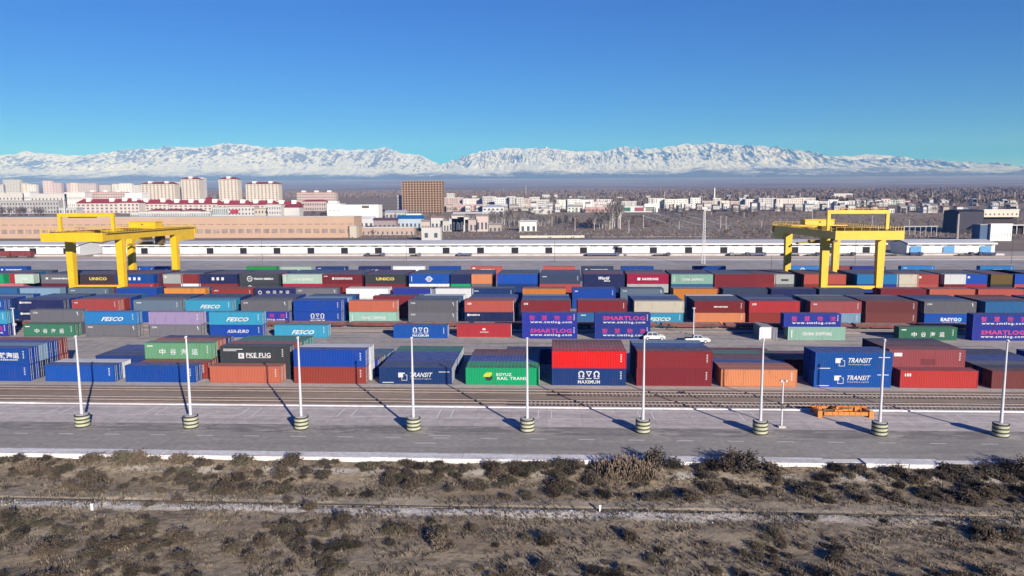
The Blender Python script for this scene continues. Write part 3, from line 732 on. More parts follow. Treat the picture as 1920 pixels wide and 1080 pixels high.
# ---- block C1: two high, five rows deep
C1 = [(-75, ['blue/royal blue', 'blue/dark blue', 'navy/blue', 'blue/pale blue', 'blue/blue']),
 (36, ['navy*BLOCKS/navy*BLOCKS', 'blue/dark blue', 'blue/blue', 'grey/steel blue', 'blue/dark blue']),
 (138, ['rust red/coral*TAG', 'rust red/rust red', 'blue/blue', 'blue/dark blue', 'blue/steel blue']),
 (253, ['blue/blue grey*SMALL', 'blue/grey', 'blue/dark blue', 'blue/navy', 'blue/dark blue']),
 (348, ['blue/cyan*FESCO', 'blue/cyan', 'blue/dark blue', 'navy/navy', 'blue/dark blue']),
 (454, ['violet blue*SMT2/grey*CAI', 'blue/grey', 'blue/slate', 'blue/dark blue', 'blue/violet blue']),
 (552, ['blue*MAXIMUM/blue', 'blue/blue', 'blue/pale blue@0.5', 'blue/steel blue@1', 'blue/dark blue@1.2']),
 (655, ['mint*CHINA/salmon', '', '', 'dark red/dark red@4.2', 'blue/dark blue@5']),
 (766, ['grey*CAI/grey*CAI', 'blue/slate', 'blue/blue grey@0.3', 'white/steel blue@0.6', 'white/white@0.8']),
 (872, ['navy*BLOCKS/coral*OO', 'blue/dusty red', 'blue/grey@0.4', 'navy/violet blue@0.6', 'blue/blue@0.8']),
 (978, ['navy/dark red*OO', 'blue/blue grey', 'blue/royal blue', 'blue/blue', 'blue/pale blue']),
 (1082, ['steel blue*SMALL/dark red', 'rust red/dusty red']),
 (1188, ['cyan*FESCO/cream', 'blue/slate', 'blue/blue', 'blue/steel blue', 'blue/pale blue']),
 (1302, ['orange/maroon*MIDTXT', 'blue/slate', 'blue/slate', 'blue/dark blue', 'white/white']),
 (1404, ['rust red/red*OO', 'blue/violet blue', 'blue/blue grey', 'blue/dark blue', 'blue/dark blue']),
 (1518, ['pale blue/dusty red*TAG', 'blue/slate', 'blue/blue grey', 'blue/slate', 'blue/pale blue']),
 (1622, ['brown red/brown red', 'maroon/brown red', 'blue/slate', 'blue/dark blue', 'blue/grey']),
 (1732, ['royal blue*EASYGO/grey*CAI', 'blue/blue grey', 'blue/blue', 'blue/dark blue', 'blue/slate']),
 (1846, ['blue/steel blue', 'navy/slate', 'maroon/dusty red', 'maroon/brown red', 'blue/brown red']),
 (1960, ['blue/dark blue', 'blue/blue', 'blue/slate', 'blue/navy', 'blue/blue'])]
for bi, (px, rows) in enumerate(C1):
    Y0 = 175.9; x0 = xat(px, Y0)
    for ri, row in enumerate(rows):
        if not row: continue
        dxr = 0.0
        if '@' in row: row, q = row.split('@'); dxr = float(q)
        for ti, sp in enumerate(row.split('/')):
            X = x0 + dxr + rnd.uniform(-.12, .12); Y = Y0 + ri * 2.75
            if ri == 0 or ti == 1 or (bi == 7):
                place = ('top' if ti else 'bottom') + (', row %s' % ORD[ri] if ri else ' front') + ', %s bay from left, middle block' % ORD[bi]
                addc(X, Y, ti, sp, ri == 0, place)
            else: hidden(X + 6.095, Y + CW / 2, ti * (CH + .005), parse(sp)[0])
# ---- block C3: one double row beyond the crane-side lane
C3 = [(-40, 'steel blue', 'blue'), (40, 'pale blue', 'dark blue'), (130, 'blue grey*SMALL', 'plum'), (220, 'blue', 'dark blue'), (310, 'bright orange', 'steel blue'), (398, 'rust red*SMALL', 'plum'), (478, 'navy*CHARS4', 'slate'), (556, 'grey*CAI', 'maroon'),
      (650, 'white', 'white'), (738, 'violet blue', 'dark red'), (808, 'white', 'plum'), (884, 'dark blue*SMALL', 'grey'), (980, 'bright orange', 'coral'), (1073, 'blue*TAG', 'blue'), (1163, 'blue grey*CAI', 'slate'), (1262, 'bright orange', 'orange'), (1355, 'slate', 'dark blue'),
      (1445, 'navy', 'slate'), (1535, 'slate', 'grey'), (1650, 'dark red', 'crimson'), (1741, 'salmon', 'orange'), (1832, 'coral', 'dusty red'), (1925, 'blue', 'blue')]
for bi, (px, fr, bk) in enumerate(C3):
    Y0 = 201.2; x0 = xat(px, Y0)
    for ri, sp in enumerate((fr, bk)):
        hidden(x0 + 6.095, Y0 + ri * 2.6 + CW / 2, 0, parse(sp)[0])
        addc(x0, Y0 + ri * 2.6, 1, sp, False, ('front' if ri == 0 else 'rear') + ' row, %s from left in the thin block before the cranes' % ORD[bi])
# ---- block D: three high between the crane legs
D = [(-28, 'pink*WIDE', 'pale mint', 'red'), (-28, None, '2:green*GREENT', None), (28, None, '2:pale mint*GREENT', None), (77, 'maroon*WIDE', 'grey*WIDE', 'slate'), (148, 'dark red', 'dark brown*UNICO', 'plum'), (216, 'red*SMALL', 'blue*CHARS', 'plum'),
     (306, '2:rust red', '2:light grey*PANEL', 'light grey'), (339, '2:white', '2:rust red', None), (372, 'rust red', 'navy*CHARS', 'plum'), (449, 'charcoal*TRANSSIB', 'charcoal*TRANSSIB', 'plum'), (530, 'crimson', 'pale mint*CHINA', 'dark blue'),
     (604, 'dark red', 'maroon*DONGYOUNG', 'steel blue'), (685, 'dark red', 'charcoal*UNICO', 'plum'), (767, 'white*WIDE', 'royal blue*ROUNDEL', 'steel blue'), (845, '2:green', '2:navy', 'dark blue'), (884, '2:grey', '2:orange', None), (932, 'dark blue', 'royal blue', 'blue grey'),
     (1012, 'coral', 'slate*SMALL', 'blue'), (1094, 'navy', 'navy*WORLD', 'crimson'), (1176, 'light grey', 'crimson*NAMSUNG', 'coral'), (1259, 'steel blue', 'mint*CHINA', 'slate'), (1340, 'dark red', 'dark red', 'grey'), (1416, '2:dark red', '2:dark red', 'plum'), (1452, '2:grey', '2:light grey*REEFER', None),
     (1507, 'rust red', 'coral', 'brown red'), (1606, 'violet blue', 'sky blue', 'slate'), (1682, '2:cream', '2:cream', 'plum'), (1720, '2:coral', '2:coral*PANEL', None), (1771, '2:maroon', '2:white', 'grey'), (1811, '2:red', '2:royal blue*PANEL', None), (1858, '2:charcoal', '2:dark yellow', 'crimson'), (1903, 'coral', 'royal blue', 'plum')]
YD = 213.2
for bi, (px, lo, hi, back) in enumerate(D):
    x0 = xat(px, YD, 7)
    for ti, sp in ((1, lo), (2, hi)):
        if sp is None: continue
        if bi in (0,) and ti == 2: continue
        addc(x0, YD, ti, sp, False, ('top' if ti == 2 else 'second tier') + ', %s from left along the crane front' % ORD[bi])
    if lo: hidden(x0 + (6.095 if not lo.startswith('2:') else 3.03), YD + CW / 2, 0, parse(lo)[0], 20 if lo.startswith('2:') else 40)
    if back:
        cyc = [back, rnd.choice(['plum', 'slate', back, 'dark blue']), rnd.choice(['steel blue', 'dark red', back, 'blue']), rnd.choice(['dark blue', 'grey', 'maroon', 'slate']), rnd.choice(['blue', 'brown red', 'slate'])]
        n = 5
        for k, c_ in enumerate(cyc[:n]):
            top = 2
            for ti in range(top + 1): hidden(x0 + 6.095 + k * .12, YD + (k + 1) * 2.62 + CW / 2, ti * (CH + .005), c_)
# ---- row E beyond the cranes
E_ = [(-5, 'blue*WIDE'), (258, 'royal blue*ROUNDEL'), (461, 'bright green'), (526, 'pale mint'), (592, 'dark blue*SMALL'), (672, 'navy*GREENT'), (737, 'white'), (804, 'blue'), (882, 'coral*HYUNDAI'), (1018, 'coral'), (1090, 'slate*WIDE'), (1165, 'blue*GREENT'), (1300, 'blue'), (1474, 'sky blue*ROUNDEL'), (1545, 'dusty red'), (1598, 'violet blue'), (1690, 'sky blue*SMALL'), (1838, 'sky blue*MIDTXT')]
for bi, (px, sp) in enumerate(E_):
    Y0 = 272.6 + rnd.uniform(-.6, .6); x0 = xat(px, Y0, 5)
    hidden(x0 + 6.095, Y0 + CW / 2, 0, parse(sp)[0]); addc(x0, Y0, 1, sp, False, '%s from left in the farthest row before the white warehouse' % ORD[bi])
o = HID['m'].build('container_stacks', [paint(c) for c in HID['c']])
tag(o, kind='stuff')

# a container standing end-on with its doors folded open
x0, y0 = gp(1438, 637)
ct = empty('shipping_container', (x0, y0 + 3.2, 0), -math.pi / 2)
for nm, part in (('side_front', 'side_wall'), ('side_back', 'side_wall'), ('roof', 'roof'), ('end_wall', 'end_wall'), ('frame', 'frame')): mobj(part, CM[6.06][nm], ct, mat=paint('light grey'))
for s_ in (-1, 1):
    m = MB(); m.box(3.03, 4.15, -.03, .03, .15, CH - .1); m.tube((3.4, -.06, .15), (3.4, -.06, CH - .1), .03, None, 6); d_ = m.build('door', paint('white'), ct); d_.location = (-.05, s_ * 1.24, 0)
    d_.rotation_euler = (0, 0, s_ * R(35)); d_.location = (3.03 - 3.03 * math.cos(R(35)), s_ * 1.24 - s_ * 3.03 * math.sin(R(35)), 0)
m = MB(); m.box(2.8, 2.86, -1.1, 1.1, .2, 2.7); m.build('inner_door', flat('pinkish panel', (.6, .48, .52)), ct)
tag(ct, 'pale short container seen end on with both door leaves folded open beside the lane', 'shipping container', GRP)

# ------------------------------------------------------------------ flat wagons
def wagon():
    r_ = empty('flat_wagon')
    m = MB(); m.box(-6.9, 6.9, -1.35, 1.35, 1.0, 1.18); m.build('deck', MAT['wagonlight'], r_)
    m = MB()
    for s_ in (-1, 1):
        y0, y1 = sorted((s_ * 1.42, s_ * 1.30)); m.prism([(y0, .72), (y1, .72), (y1, 1.22), (y0, 1.22)], -7.0, 7.0)
        m.prism([(y0 * .95, .45), (y1 * .95, .45), (y1 * .95, .72), (y0 * .95, .72)], -3.4, 3.4)
    for x in (-7.0, 6.9): m.box(x, x + .1, -1.28, 1.28, .72, 1.25)
    m.build('side_beam', MAT['wagon'], r_)
    for bx in (-4.9, 4.9):
        m = MB()
        m.box(bx - 1.3, bx + 1.3, -1.06, -.92, .45, .75); m.box(bx - 1.3, bx + 1.3, .92, 1.06, .45, .75); m.box(bx - .3, bx + .3, -.9, .9, .5, .98)
        bo = m.build('bogie', MAT['darksteel'], r_)
        for wx in (-.93, .93):
            for s_ in (-1, 1):
                m = MB(); m.tube((bx + wx, s_ * .70, .66), (bx + wx, s_ * .82, .66), .46, None, 16); m.build('wheel', MAT['rail'], bo)
    for s_ in (-1, 1):
        m = MB(); m.box(s_ * 7.0 - .02 if s_ > 0 else -7.45, 7.45 if s_ > 0 else -7.0, -.12, .12, .85, 1.05); m.build('coupler', MAT['darksteel'], r_)
    return r_
wg = wagon(); first = True; k = 0
for X in [xat(p, 169.6) for p in (-45, 52, 151)] + [-70.4 + 14.95 * i for i in range(12)]:
    if X < -75 or -80 < X: pass
    o = wg if first else copy_tree(wg); first = False
    o.location = (X, 169.6, .155)
    tag(o, '%s empty flat wagon from the left, standing before the middle container block' % ORD[k], 'flat wagon', 'empty flat wagons of the yard train'); k += 1
MAT['redwagon'] = flat('wagon red', (.15, .032, .03), .6, .3, .2, .4)
def boxwagon(X, Y, lab):
    r_ = empty('freight_wagon', (X, Y, 0)); tag(r_, lab, 'freight wagon', 'red wagons beside the warehouse')
    m = MB(); m.box(-6.3, 6.3, -1.5, 1.5, 1.2, 3.6)
    for i in range(11): m.box(-6.2 + i * 1.22, -6.05 + i * 1.22, -1.56, -1.5, 1.2, 3.6)
    m.prism([(-1.5, 3.6), (1.5, 3.6), (.9, 4.1), (-.9, 4.1)], -6.3, 6.3); m.build('body', MAT['redwagon'], r_)
    m = MB()
    for bx in (-4.6, 4.6):
        for wx in (-.9, .9): m.tube((bx + wx, -.8, .5), (bx + wx, .8, .5), .48, None, 12)
        m.box(bx - 1.3, bx + 1.3, -1.1, 1.1, .5, 1.19)
    m.build('bogie', MAT['darksteel'], r_)
for k, px in enumerate((-45, -4, 39, 76)): boxwagon(xat(px, 396) - 7, 391, '%s red freight wagon from the left in front of the left warehouse' % ORD[k])

# ------------------------------------------------------------------ light masts in striped drums
def drum_bands(m):
    for i in range(3):
        z = .18 + i * .5
        m.tube((0, 0, z), (0, 0, z + .28), .94, None, 24)
MAT['bandyellow'] = flat('faded yellow green band', (.36, .36, .25), .7, .3, .15, 2)
MAT['tyre'] = flat('black rubber', (.035, .04, .032), .7, .3, .2, 2)
def mast():
    r_ = empty('light_mast')
    m = MB(); m.tube((0, 0, 0), (0, 0, 1.6), .86, .86, 24); 
    for i in range(4): z = i * .5; m.tube((0, 0, z), (0, 0, z + .17), .96, .96, 24)
    dr = m.build('base', MAT['tyre'], r_)
    m = MB(); drum_bands(m); m.build('band', MAT['bandyellow'], dr)
    m = MB(); m.tube((0, 0, 1.6), (0, 0, 1.72), .80, None, 24); m.build('cap', MAT['concrete'], r_)
    m = MB(); m.tube((0, 0, 1.72), (0, 0, 12.4), .20, .10, 14); m.build('pole', MAT['polewhite'], r_)
    m = MB(); m.tube((0, 0, 12.4), (0, 0, 12.55), .19, .16, 12); m.box(-.08, .08, -.34, -.1, 12.3, 12.42); m.build('lamp_head', MAT['steel'], r_)
    return r_
ms = mast()
ML = ['leftmost of the nine', 'second of the nine', 'third of the nine', 'fourth of the nine', 'middle one of the nine', 'sixth of the nine', 'seventh of the nine', 'eighth of the nine', 'rightmost of the nine']
for k in range(9):
    o = ms if k == 0 else copy_tree(ms)
    o.location = (-63.2 + 15.17 * k, 91.7, 0)
    tag(o, ML[k] + ' pale light masts standing in yellow striped drums along the road', 'light mast', 'light masts along the road')
# camera post
x, y = gp(1465, 801)
cp = empty('camera_post', (x, y, 0)); tag(cp, 'short white post with two small cameras, beside the orange lifting frame', 'camera post')
m = MB(); m.tube((0, 0, .25), (0, 0, 6.4), .13, .09, 10); m.build('pole', MAT['polewhite'], cp)
m = MB(); m.box(-.45, .45, -.4, .4, 0, .25); m.build('footing', MAT['concrete'], cp)
for s_ in (-1, 1):
    m = MB(); m.box(s_ * .32 - .11, s_ * .32 + .11, -.4, .15, 6.3, 6.52); m.tube((s_ * .32, 0, 6.3), (0, 0, 6.05), .03, None, 6); m.build('camera_head', MAT['white wall'], cp)
m = MB(); m.box(-.25, .02, -.3, -.1, 2.6, 3.3); m.build('control_box', MAT['darksteel'], cp)
# masts in the lane
for k, (px, py) in enumerate(((28, 628), (1300, 629))):
    x, y = gp(px, py); 
    r_ = empty('light_mast', (x, y, 0)); tag(r_, ['short white mast at the far left between lane containers', 'short white mast by the parked pickup in the lane'][k], 'light mast')
    m = MB(); m.tube((0, 0, 0), (0, 0, 6.2), .16, .11, 10); m.build('pole', MAT['polewhite'], r_)
    m = MB(); m.box(-.35, .35, -.2, .2, 6.15, 6.35); m.build('lamp_head', MAT['steel'], r_)
    if k == 0: m = MB(); m.box(-.15, .5, -.2, .1, 2.2, 2.8); m.build('control_box', MAT['steel'], r_)

# ------------------------------------------------------------------ orange spreader frame
x0, y0 = gp(1538, 783); x1, _ = gp(1636, 785)
sp_ = empty('lifting_frame', ((x0 + x1) / 2, y0 + 1.5, 0)); tag(sp_, 'orange steel container lifting frame lying on the apron near the tracks', 'lifting frame')
Lh = (x1 - x0) / 2
for s_, h in ((-1, .75), (1, .95)):
    m = MB(); m.box(-Lh + .4, Lh - .4, s_ * 1.1 - .16, s_ * 1.1 + .16, .25, h)
    for i in range(7): m.box(-Lh + 1 + i * (2 * Lh - 2) / 6.5, -Lh + 1.12 + i * (2 * Lh - 2) / 6.5, s_ * 1.1 - .21, s_ * 1.1 + .21, .22, h + .05)
    m.build('side_beam', MAT['orange'], sp_)
for s_ in (-1, 1):
    m = MB(); m.box(s_ * Lh - .25, s_ * Lh + .25, -1.35, 1.35, .3, .8)
    for q in (-1.25, 1.25): m.box(s_ * Lh - .3, s_ * Lh + .3, q - .2, q + .2, 0, .95)
    m.build('end_beam', MAT['orange'], sp_)
m = MB(); m.box(-1.3, -.2, -.9, .9, .45, .95); m.box(-.9, -.6, -.3, .3, .95, 1.25); m.build('centre_box', MAT['orange'], sp_)
m = MB(); m.tube((-2.6, -.6, .85), (-1.3, -.6, .85), .12); m.tube((.2, .5, .85), (1.6, .5, .85), .12); m.box(-2.9, -2.5, -.9, -.4, .5, 1.0); m.build('motor', MAT['cranefittings'], sp_)
m = MB()
for q in (-3.2, 2.6): m.tube((q, 0, .5), (q, 0, 1.15), .1)
m.build('lifting_lug', MAT['orange'], sp_)

# ------------------------------------------------------------------ vehicles
def wheel(m, x, y, r_=.38, wd=.24): m.tube((x, y, r_), (x, y + wd, r_), r_, None, 18)
def pickup(loc, rz, lab, kind='pickup'):
    r_ = empty('pickup_truck' if kind == 'pickup' else 'parked_car', loc, rz); tag(r_, lab, 'pickup' if kind == 'pickup' else 'car')
    W = .9; me_ = MB()
    if kind == 'pickup': prof = [(-2.6, .55), (-2.6, 1.05), (-1.0, 1.08), (-.95, 1.12), (1.15, 1.12), (2.3, 1.0), (2.6, .85), (2.62, .5), (2.3, .42), (-2.4, .42)]
    else: prof = [(-2.25, .5), (-2.25, .95), (-1.9, 1.05), (1.2, 1.05), (2.1, .92), (2.3, .75), (2.3, .42), (-2.2, .42)]
    k = len(me_.v); n = len(prof)
    for yy in (-W, W): me_.v += [(a, yy * (1 if z < .9 else .96), z) for a, z in prof]
    for i in range(n): j = (i + 1) % n; me_.f.append((i, j, n + j, n + i)); me_.m.append(0)
    me_.f.append(tuple(range(n))); me_.m.append(0); me_.f.append(tuple(reversed(range(n, 2 * n)))); me_.m.append(0)
    bd = me_.build('body', MAT['carwhite'], r_)
    bmod = bd.modifiers.new('b', 'BEVEL'); bmod.width = .06; bmod.segments = 2
    m = MB(); a, b_, c_, d_ = ((-1.0, -.75, .75, 1.35) if kind == 'pickup' else (-2.0, -1.4, .5, 1.25))
    m.v += [(a, -.84, 1.08), (d_, -.84, 1.08), (d_, .84, 1.08), (a, .84, 1.08), (b_, -.68, 1.68), (c_, -.68, 1.68), (c_, .68, 1.68), (b_, .68, 1.68)]
    for f in ((4, 5, 6, 7), (0, 1, 5, 4), (1, 2, 6, 5), (2, 3, 7, 6), (3, 0, 4, 7)): m.f.append(f); m.m.append(0)
    m.build('cab_glass', MAT['glass'], r_)
    m = MB(); m.box(b_ - .02, c_ + .02, -.7, .7, 1.66, 1.72)
    for q in (b_, (b_ + c_) / 2, c_):
        for s_ in (-1, 1): m.bar((q, s_ * .69, 1.68), (q + (.35 if q == c_ else (-.2 if q == b_ else 0)), s_ * .85, 1.08), .09)
    m.build('roof', MAT['carwhite'], r_)
    for wx in (-1.5, 1.6):
        for s_ in (-1, 1):
            m = MB(); wheel(m, wx, s_ * .92 - (.0 if s_ < 0 else .2), .38, .2); wo = m.build('wheel', MAT['tyre'], r_)
            m = MB(); yv = s_ * .93 + (-.0 if s_ < 0 else .0); m.tube((wx, yv - .015, .38), (wx, yv + .015, .38), .22, None, 14); m.build('rim', MAT['steel'], wo)
    if kind == 'pickup': m = MB(); m.box(-2.5, -1.08, -.72, .72, 1.02, 1.12); m.build('cargo_bed', MAT['dark'], r_)
    for s_ in (-1, 1): m = MB(); m.box(2.45, 2.64 if kind == 'pickup' else 2.34, s_ * .65 - .16, s_ * .65 + .16, .68, .82); m.build('headlight', MAT['steel'], r_)
    return r_
MAT['carwhite'] = flat('white car paint', (.55, .56, .57), .3, .5, .03, 1)
xa, ya = gp(1307, 642.5); pickup((xa, ya, 0), 0, 'white double cab pickup parked in the lane beyond the dark red stack')
xa, ya = gp(1226, 637); pickup((xa, ya, 0), 0, 'white car half hidden behind the blue web address containers in the lane', 'car')

def truck(X, Y, L, col, lab, cargo=True, flip=1):
    r_ = empty('lorry', (X, Y, 0), 0 if flip > 0 else math.pi); r_.scale = (1, 1, .68); tag(r_, lab, 'lorry', 'lorries along the white warehouse')
    m = MB(); m.box(L / 2 - 2.2, L / 2 - .05, -1.2, 1.2, .7, 2.4); m.prism([(-1.15, 2.4), (1.15, 2.4), (1.0, 3.0), (-1.0, 3.0)], L / 2 - 2.1, L / 2 - .4); m.build('cab', col, r_)
    m = MB(); m.box(L / 2 - .05, L / 2 - .02, -1.0, 1.0, 1.6, 2.3); m.box(L / 2 - 1.4, L / 2 - .4, -1.24, -1.2, 1.5, 2.3); m.build('windscreen', MAT['glass'], r_)
    m = MB(); m.box(-L / 2, L / 2 - 2.4, -1.2, 1.2, .95, 2.6 if cargo else 1.3)
    m.build('cargo_body' if cargo else 'load_bed', col if cargo else MAT['darksteel'], r_)
    for wx in (-L / 2 + .8, -L / 2 + 2.0, L / 2 - 1.3):
        m = MB(); m.tube((wx, -1.22, .5), (wx, 1.22, .5), .5, None, 12); m.build('wheel', MAT['tyre'], r_)
cb = [flat('lorry blue', (.08, .09, .15)), flat('lorry dark blue', (.02, .03, .09)), flat('lorry grey', (.16, .16, .18)), flat('lorry dark', (.05, .05, .06))]
TR = [(697, 7, 3, 0, 'dark small lorry left of the fourth dark doorway'), (712, 6, 0, 0, 'small bluish lorry before a dark warehouse doorway'), (780, 6, 2, 0, 'grey lorry before the warehouse, centre left'), (871, 8, 0, 1, 'blue box lorry before the warehouse, centre'), (1131, 18, 0, 1, 'long blue lorry train standing along the warehouse'), (1242, 9, 3, 0, 'dark flatbed lorry right of the long blue one'),
      (1378, 6, 2, 0, 'grey lorry left of the pair near the pylon'), (1397, 5, 3, 0, 'dark lorry of the pair right of the pylon'), (1421, 9, 0, 1, 'blue lorry behind the right crane left leg'), (1485, 8, 0, 0, 'bluish lorry framed by right crane legs'), (1525, 7, 3, 0, 'dark lorry behind the right crane'), (1592, 7, 3, 0, 'dark lorry between right crane legs'), (1665, 9, 0, 0, 'bluish lorry at the warehouse corner'),
      (1718, 7, 1, 1, 'dark blue lorry under the first blue door'), (1811, 8, 3, 0, 'dark lorry between the blue doors'), (1850, 9, 1, 1, 'dark blue lorry at the right blue door')]
for k, (px, L, c_, cg, lab) in enumerate(TR): truck(xat(px, 401.5), 401.5 + (k % 2) * .4, L, cb[c_], lab, bool(cg), 1 if k % 3 else -1)

# ------------------------------------------------------------------ gantry cranes
def crane(X0, lab, trolley_y):
    W = 15.3; YF, YR_, Y0_, Y1_ = 206., 237., 195.5, 250.
    c = empty('gantry_crane', (X0, 206, 0)); tag(c, lab, 'gantry crane', 'yellow gantry cranes over the container yard')
    y = lambda v: v - 206
    Z0, Z1 = 19.8, 22.0
    for sx_ in (0, 1):
        xx = sx_ * W
        m = MB(); m.box(xx - 1.1, xx + 1.1, y(Y0_) + 1.3, y(Y1_) - 1.3, Z0, Z1)
        m.box(xx - 1.15, xx + 1.15, y(238.5), y(Y1_) - 1.5, 17.6, Z0 - .01)
        m.prism([(y(236), Z0 - .02), (y(238.49), Z0 - .02), (y(238.49), 17.7)], xx - 1.1, xx + 1.1)
        gd = m.build('main_girder', MAT['crane'], c)
        m = MB(); m.box(xx - .15, xx + .15, y(Y0_) + 2, y(Y1_) - 2, Z1, Z1 + .2); m.build('trolley_rail', MAT['cranefittings'], gd)
        so_ = -1 if sx_ == 0 else 1
        m = MB(); xr = xx + so_ * 1.9
        m.box(*sorted((xx + so_ * 1.1, xr)), y(Y0_) + 1.5, y(Y1_) - 1.5, Z1 - .12, Z1 - .04)
        m.build('walkway', MAT['crane'], gd)
        m = MB()
        for q in range(34): yq = y(Y0_) + 1.6 + q * 1.5; m.box(xr - .05, xr + .05, yq - .05, yq + .05, Z1 - .05, Z1 + 1.1)
        for zz in (.55, 1.08): m.box(xr - .04, xr + .04, y(Y0_) + 1.5, y(Y1_) - 1.5, Z1 + zz, Z1 + zz + .07)
        m.build('railing', MAT['crane'], gd)
        for yl in (YF, YR_):
            m = MB(); n = len(m.v)
            a, b_ = 1.05, .85
            for (z, h, hy) in ((2.0, b_, .8), (Z0, a, 1.0)):
                m.v += [(xx - h, y(yl) - hy, z), (xx + h, y(yl) - hy, z), (xx + h, y(yl) + hy, z), (xx - h, y(yl) + hy, z)]
            for f in ((0, 1, 5, 4), (1, 2, 6, 5), (2, 3, 7, 6), (3, 0, 4, 7), (3, 2, 1, 0)): m.f.append(tuple(n + i for i in f)); m.m.append(0)
            lg = m.build('leg', MAT['crane'], c)
            m = MB(); m.box(xx - 1.3, xx + 1.3, y(yl) - .9, y(yl) + .9, .9, 1.99)
            m.build('foot', MAT['crane'], lg)
            m = MB()
            for q in (-.8, .8): m.tube((xx + q, y(yl) - .25, .5), (xx + q, y(yl) + .25, .5), .45, None, 12)
            m.build('wheel', MAT['darksteel'], lg)
            m = MB(); sx2 = xx + so_ * .5
            m.box(xx + so_ * 1.1 - .03, xx + so_ * 1.1 + .03, y(yl) - .25, y(yl) - .2, 2, Z0)
            m.box(xx + so_ * 1.1 - .03, xx + so_ * 1.1 + .03, y(yl) + .2, y(yl) + .25, 2, Z0)
            for q in range(22): m.box(xx + so_ * 1.1 - .03, xx + so_ * 1.1 + .03, y(yl) - .2, y(yl) + .2, 2.5 + q * .78, 2.55 + q * .78)
            m.build('ladder', MAT['crane'], lg)
    for yl, nm in ((YF, 0), (YR_, 1)):
        m = MB(); m.box(.92, W - .92, y(yl) - .55, y(yl) + .55, 5.2, 6.15); m.build('sill_beam', MAT['crane'], c)
    for yy_, s_ in ((Y0_, 1), (Y1_, -1)):
        m = MB(); m.box(-1.35, W + 1.35, *sorted((y(yy_), y(yy_) + s_ * 1.29)), Z0 - .15, Z1 + .06)
        eb = m.build('end_beam', MAT['crane'], c)
        m = MB()
        for q in range(9): m.box(-1.2 + q * 2.2, -1.12 + q * 2.2, y(yy_) + s_ * .1 - .04, y(yy_) + s_ * .1 + .04, Z1 + .06, Z1 + 1.1)
        m.box(-1.2, W + 1.2, y(yy_) + s_ * .1 - .03, y(yy_) + s_ * .1 + .03, Z1 + 1.03, Z1 + 1.1); m.build('railing', MAT['crane'], eb)
    m = MB(); yp = y(203)      # maintenance goalpost
    for xx in (-.5, W + .1): m.box(xx - .42, xx + .42, yp - .4, yp + .4, Z1 - .5, 26.5)
    m.box(-1.0, W + .6, yp - .45, yp + .45, 26.51, 27.5); pt = m.build('service_portal', MAT['crane'], c)
    m = MB()
    for q in range(9): m.box(3 + q * 1.4, 3.08 + q * 1.4, yp - .4, yp - .34, 27.5, 28.0)
    m.box(2.6, 15, yp - .4, yp - .34, 27.95, 28.02); m.build('railing', MAT['crane'], pt)
    m = MB(); m.box(2, 10.5, yp - .2, yp + .2, 26.2, 26.5); m.build('hoist_rail', MAT['cranefittings'], pt)
    # trolley
    ty = trolley_y - 206
    m = MB(); m.box(-1.0, W + 1.0, ty - 3.2, ty + 3.2, Z1 + .22, Z1 + .55)
    for xx in (0, W):
        for q in (-2.5, 2.5): m.tube((xx - .2, ty + q, Z1 + .32), (xx + .2, ty + q, Z1 + .32), .3, None, 10)
    tr = m.build('trolley', MAT['crane'], c)
    m = MB(); m.box(3.4, 12.4, ty - 2.2, ty + 2.2, Z1 + .56, Z1 + 2.1); m.prism([(ty - 2.4, Z1 + 2.1), (ty + 2.4, Z1 + 2.1), (ty + 2.2, Z1 + 2.35), (ty - 2.2, Z1 + 2.35)], 3.2, 12.6)
    mh = m.build('machine_house', MAT['crane'], tr)
    m = MB(); m.box(7.6, 8.2, ty - 2.24, ty - 2.2, Z1 + 1.2, Z1 + 1.7); m.build('window', MAT['glass'], mh)
    m = MB(); m.box(11.6, 14.0, ty - 1.6, ty + .6, 17.0, 19.5); m.box(11.9, 13.7, ty - 1.2, ty + .2, 19.5, Z1 + .22); m.build('operator_cab', MAT['cranefittings'], tr)
    m = MB(); zz = 16.6
    m.box(2.0, 13.2, ty - .35, ty + .35, zz, zz + .45); m.box(5.6, 9.6, ty - 1.2, ty + 1.2, zz + .46, zz + 1.1)
    for xx in (2.0, 13.0): m.box(xx - .2, xx + .2, ty - 1.3, ty + 1.3, zz - .25, zz + .2)
    for xx in (6.2, 9.0):
        for q in (-.8, .8): m.tube((xx, ty + q, zz + 1.1), (xx, ty + q, Z1 + .4), .05, None, 5)
    m.build('spreader', MAT['bandolive'], tr)
MAT['bandolive'] = flat('spreader olive yellow', (.22, .16, .03), .6)
crane(-141.4, 'left yellow gantry crane, standing over the containers near the tan factory', 233)
crane(78.6, 'right yellow gantry crane, its trolley far back left of the blue door shed', 234)

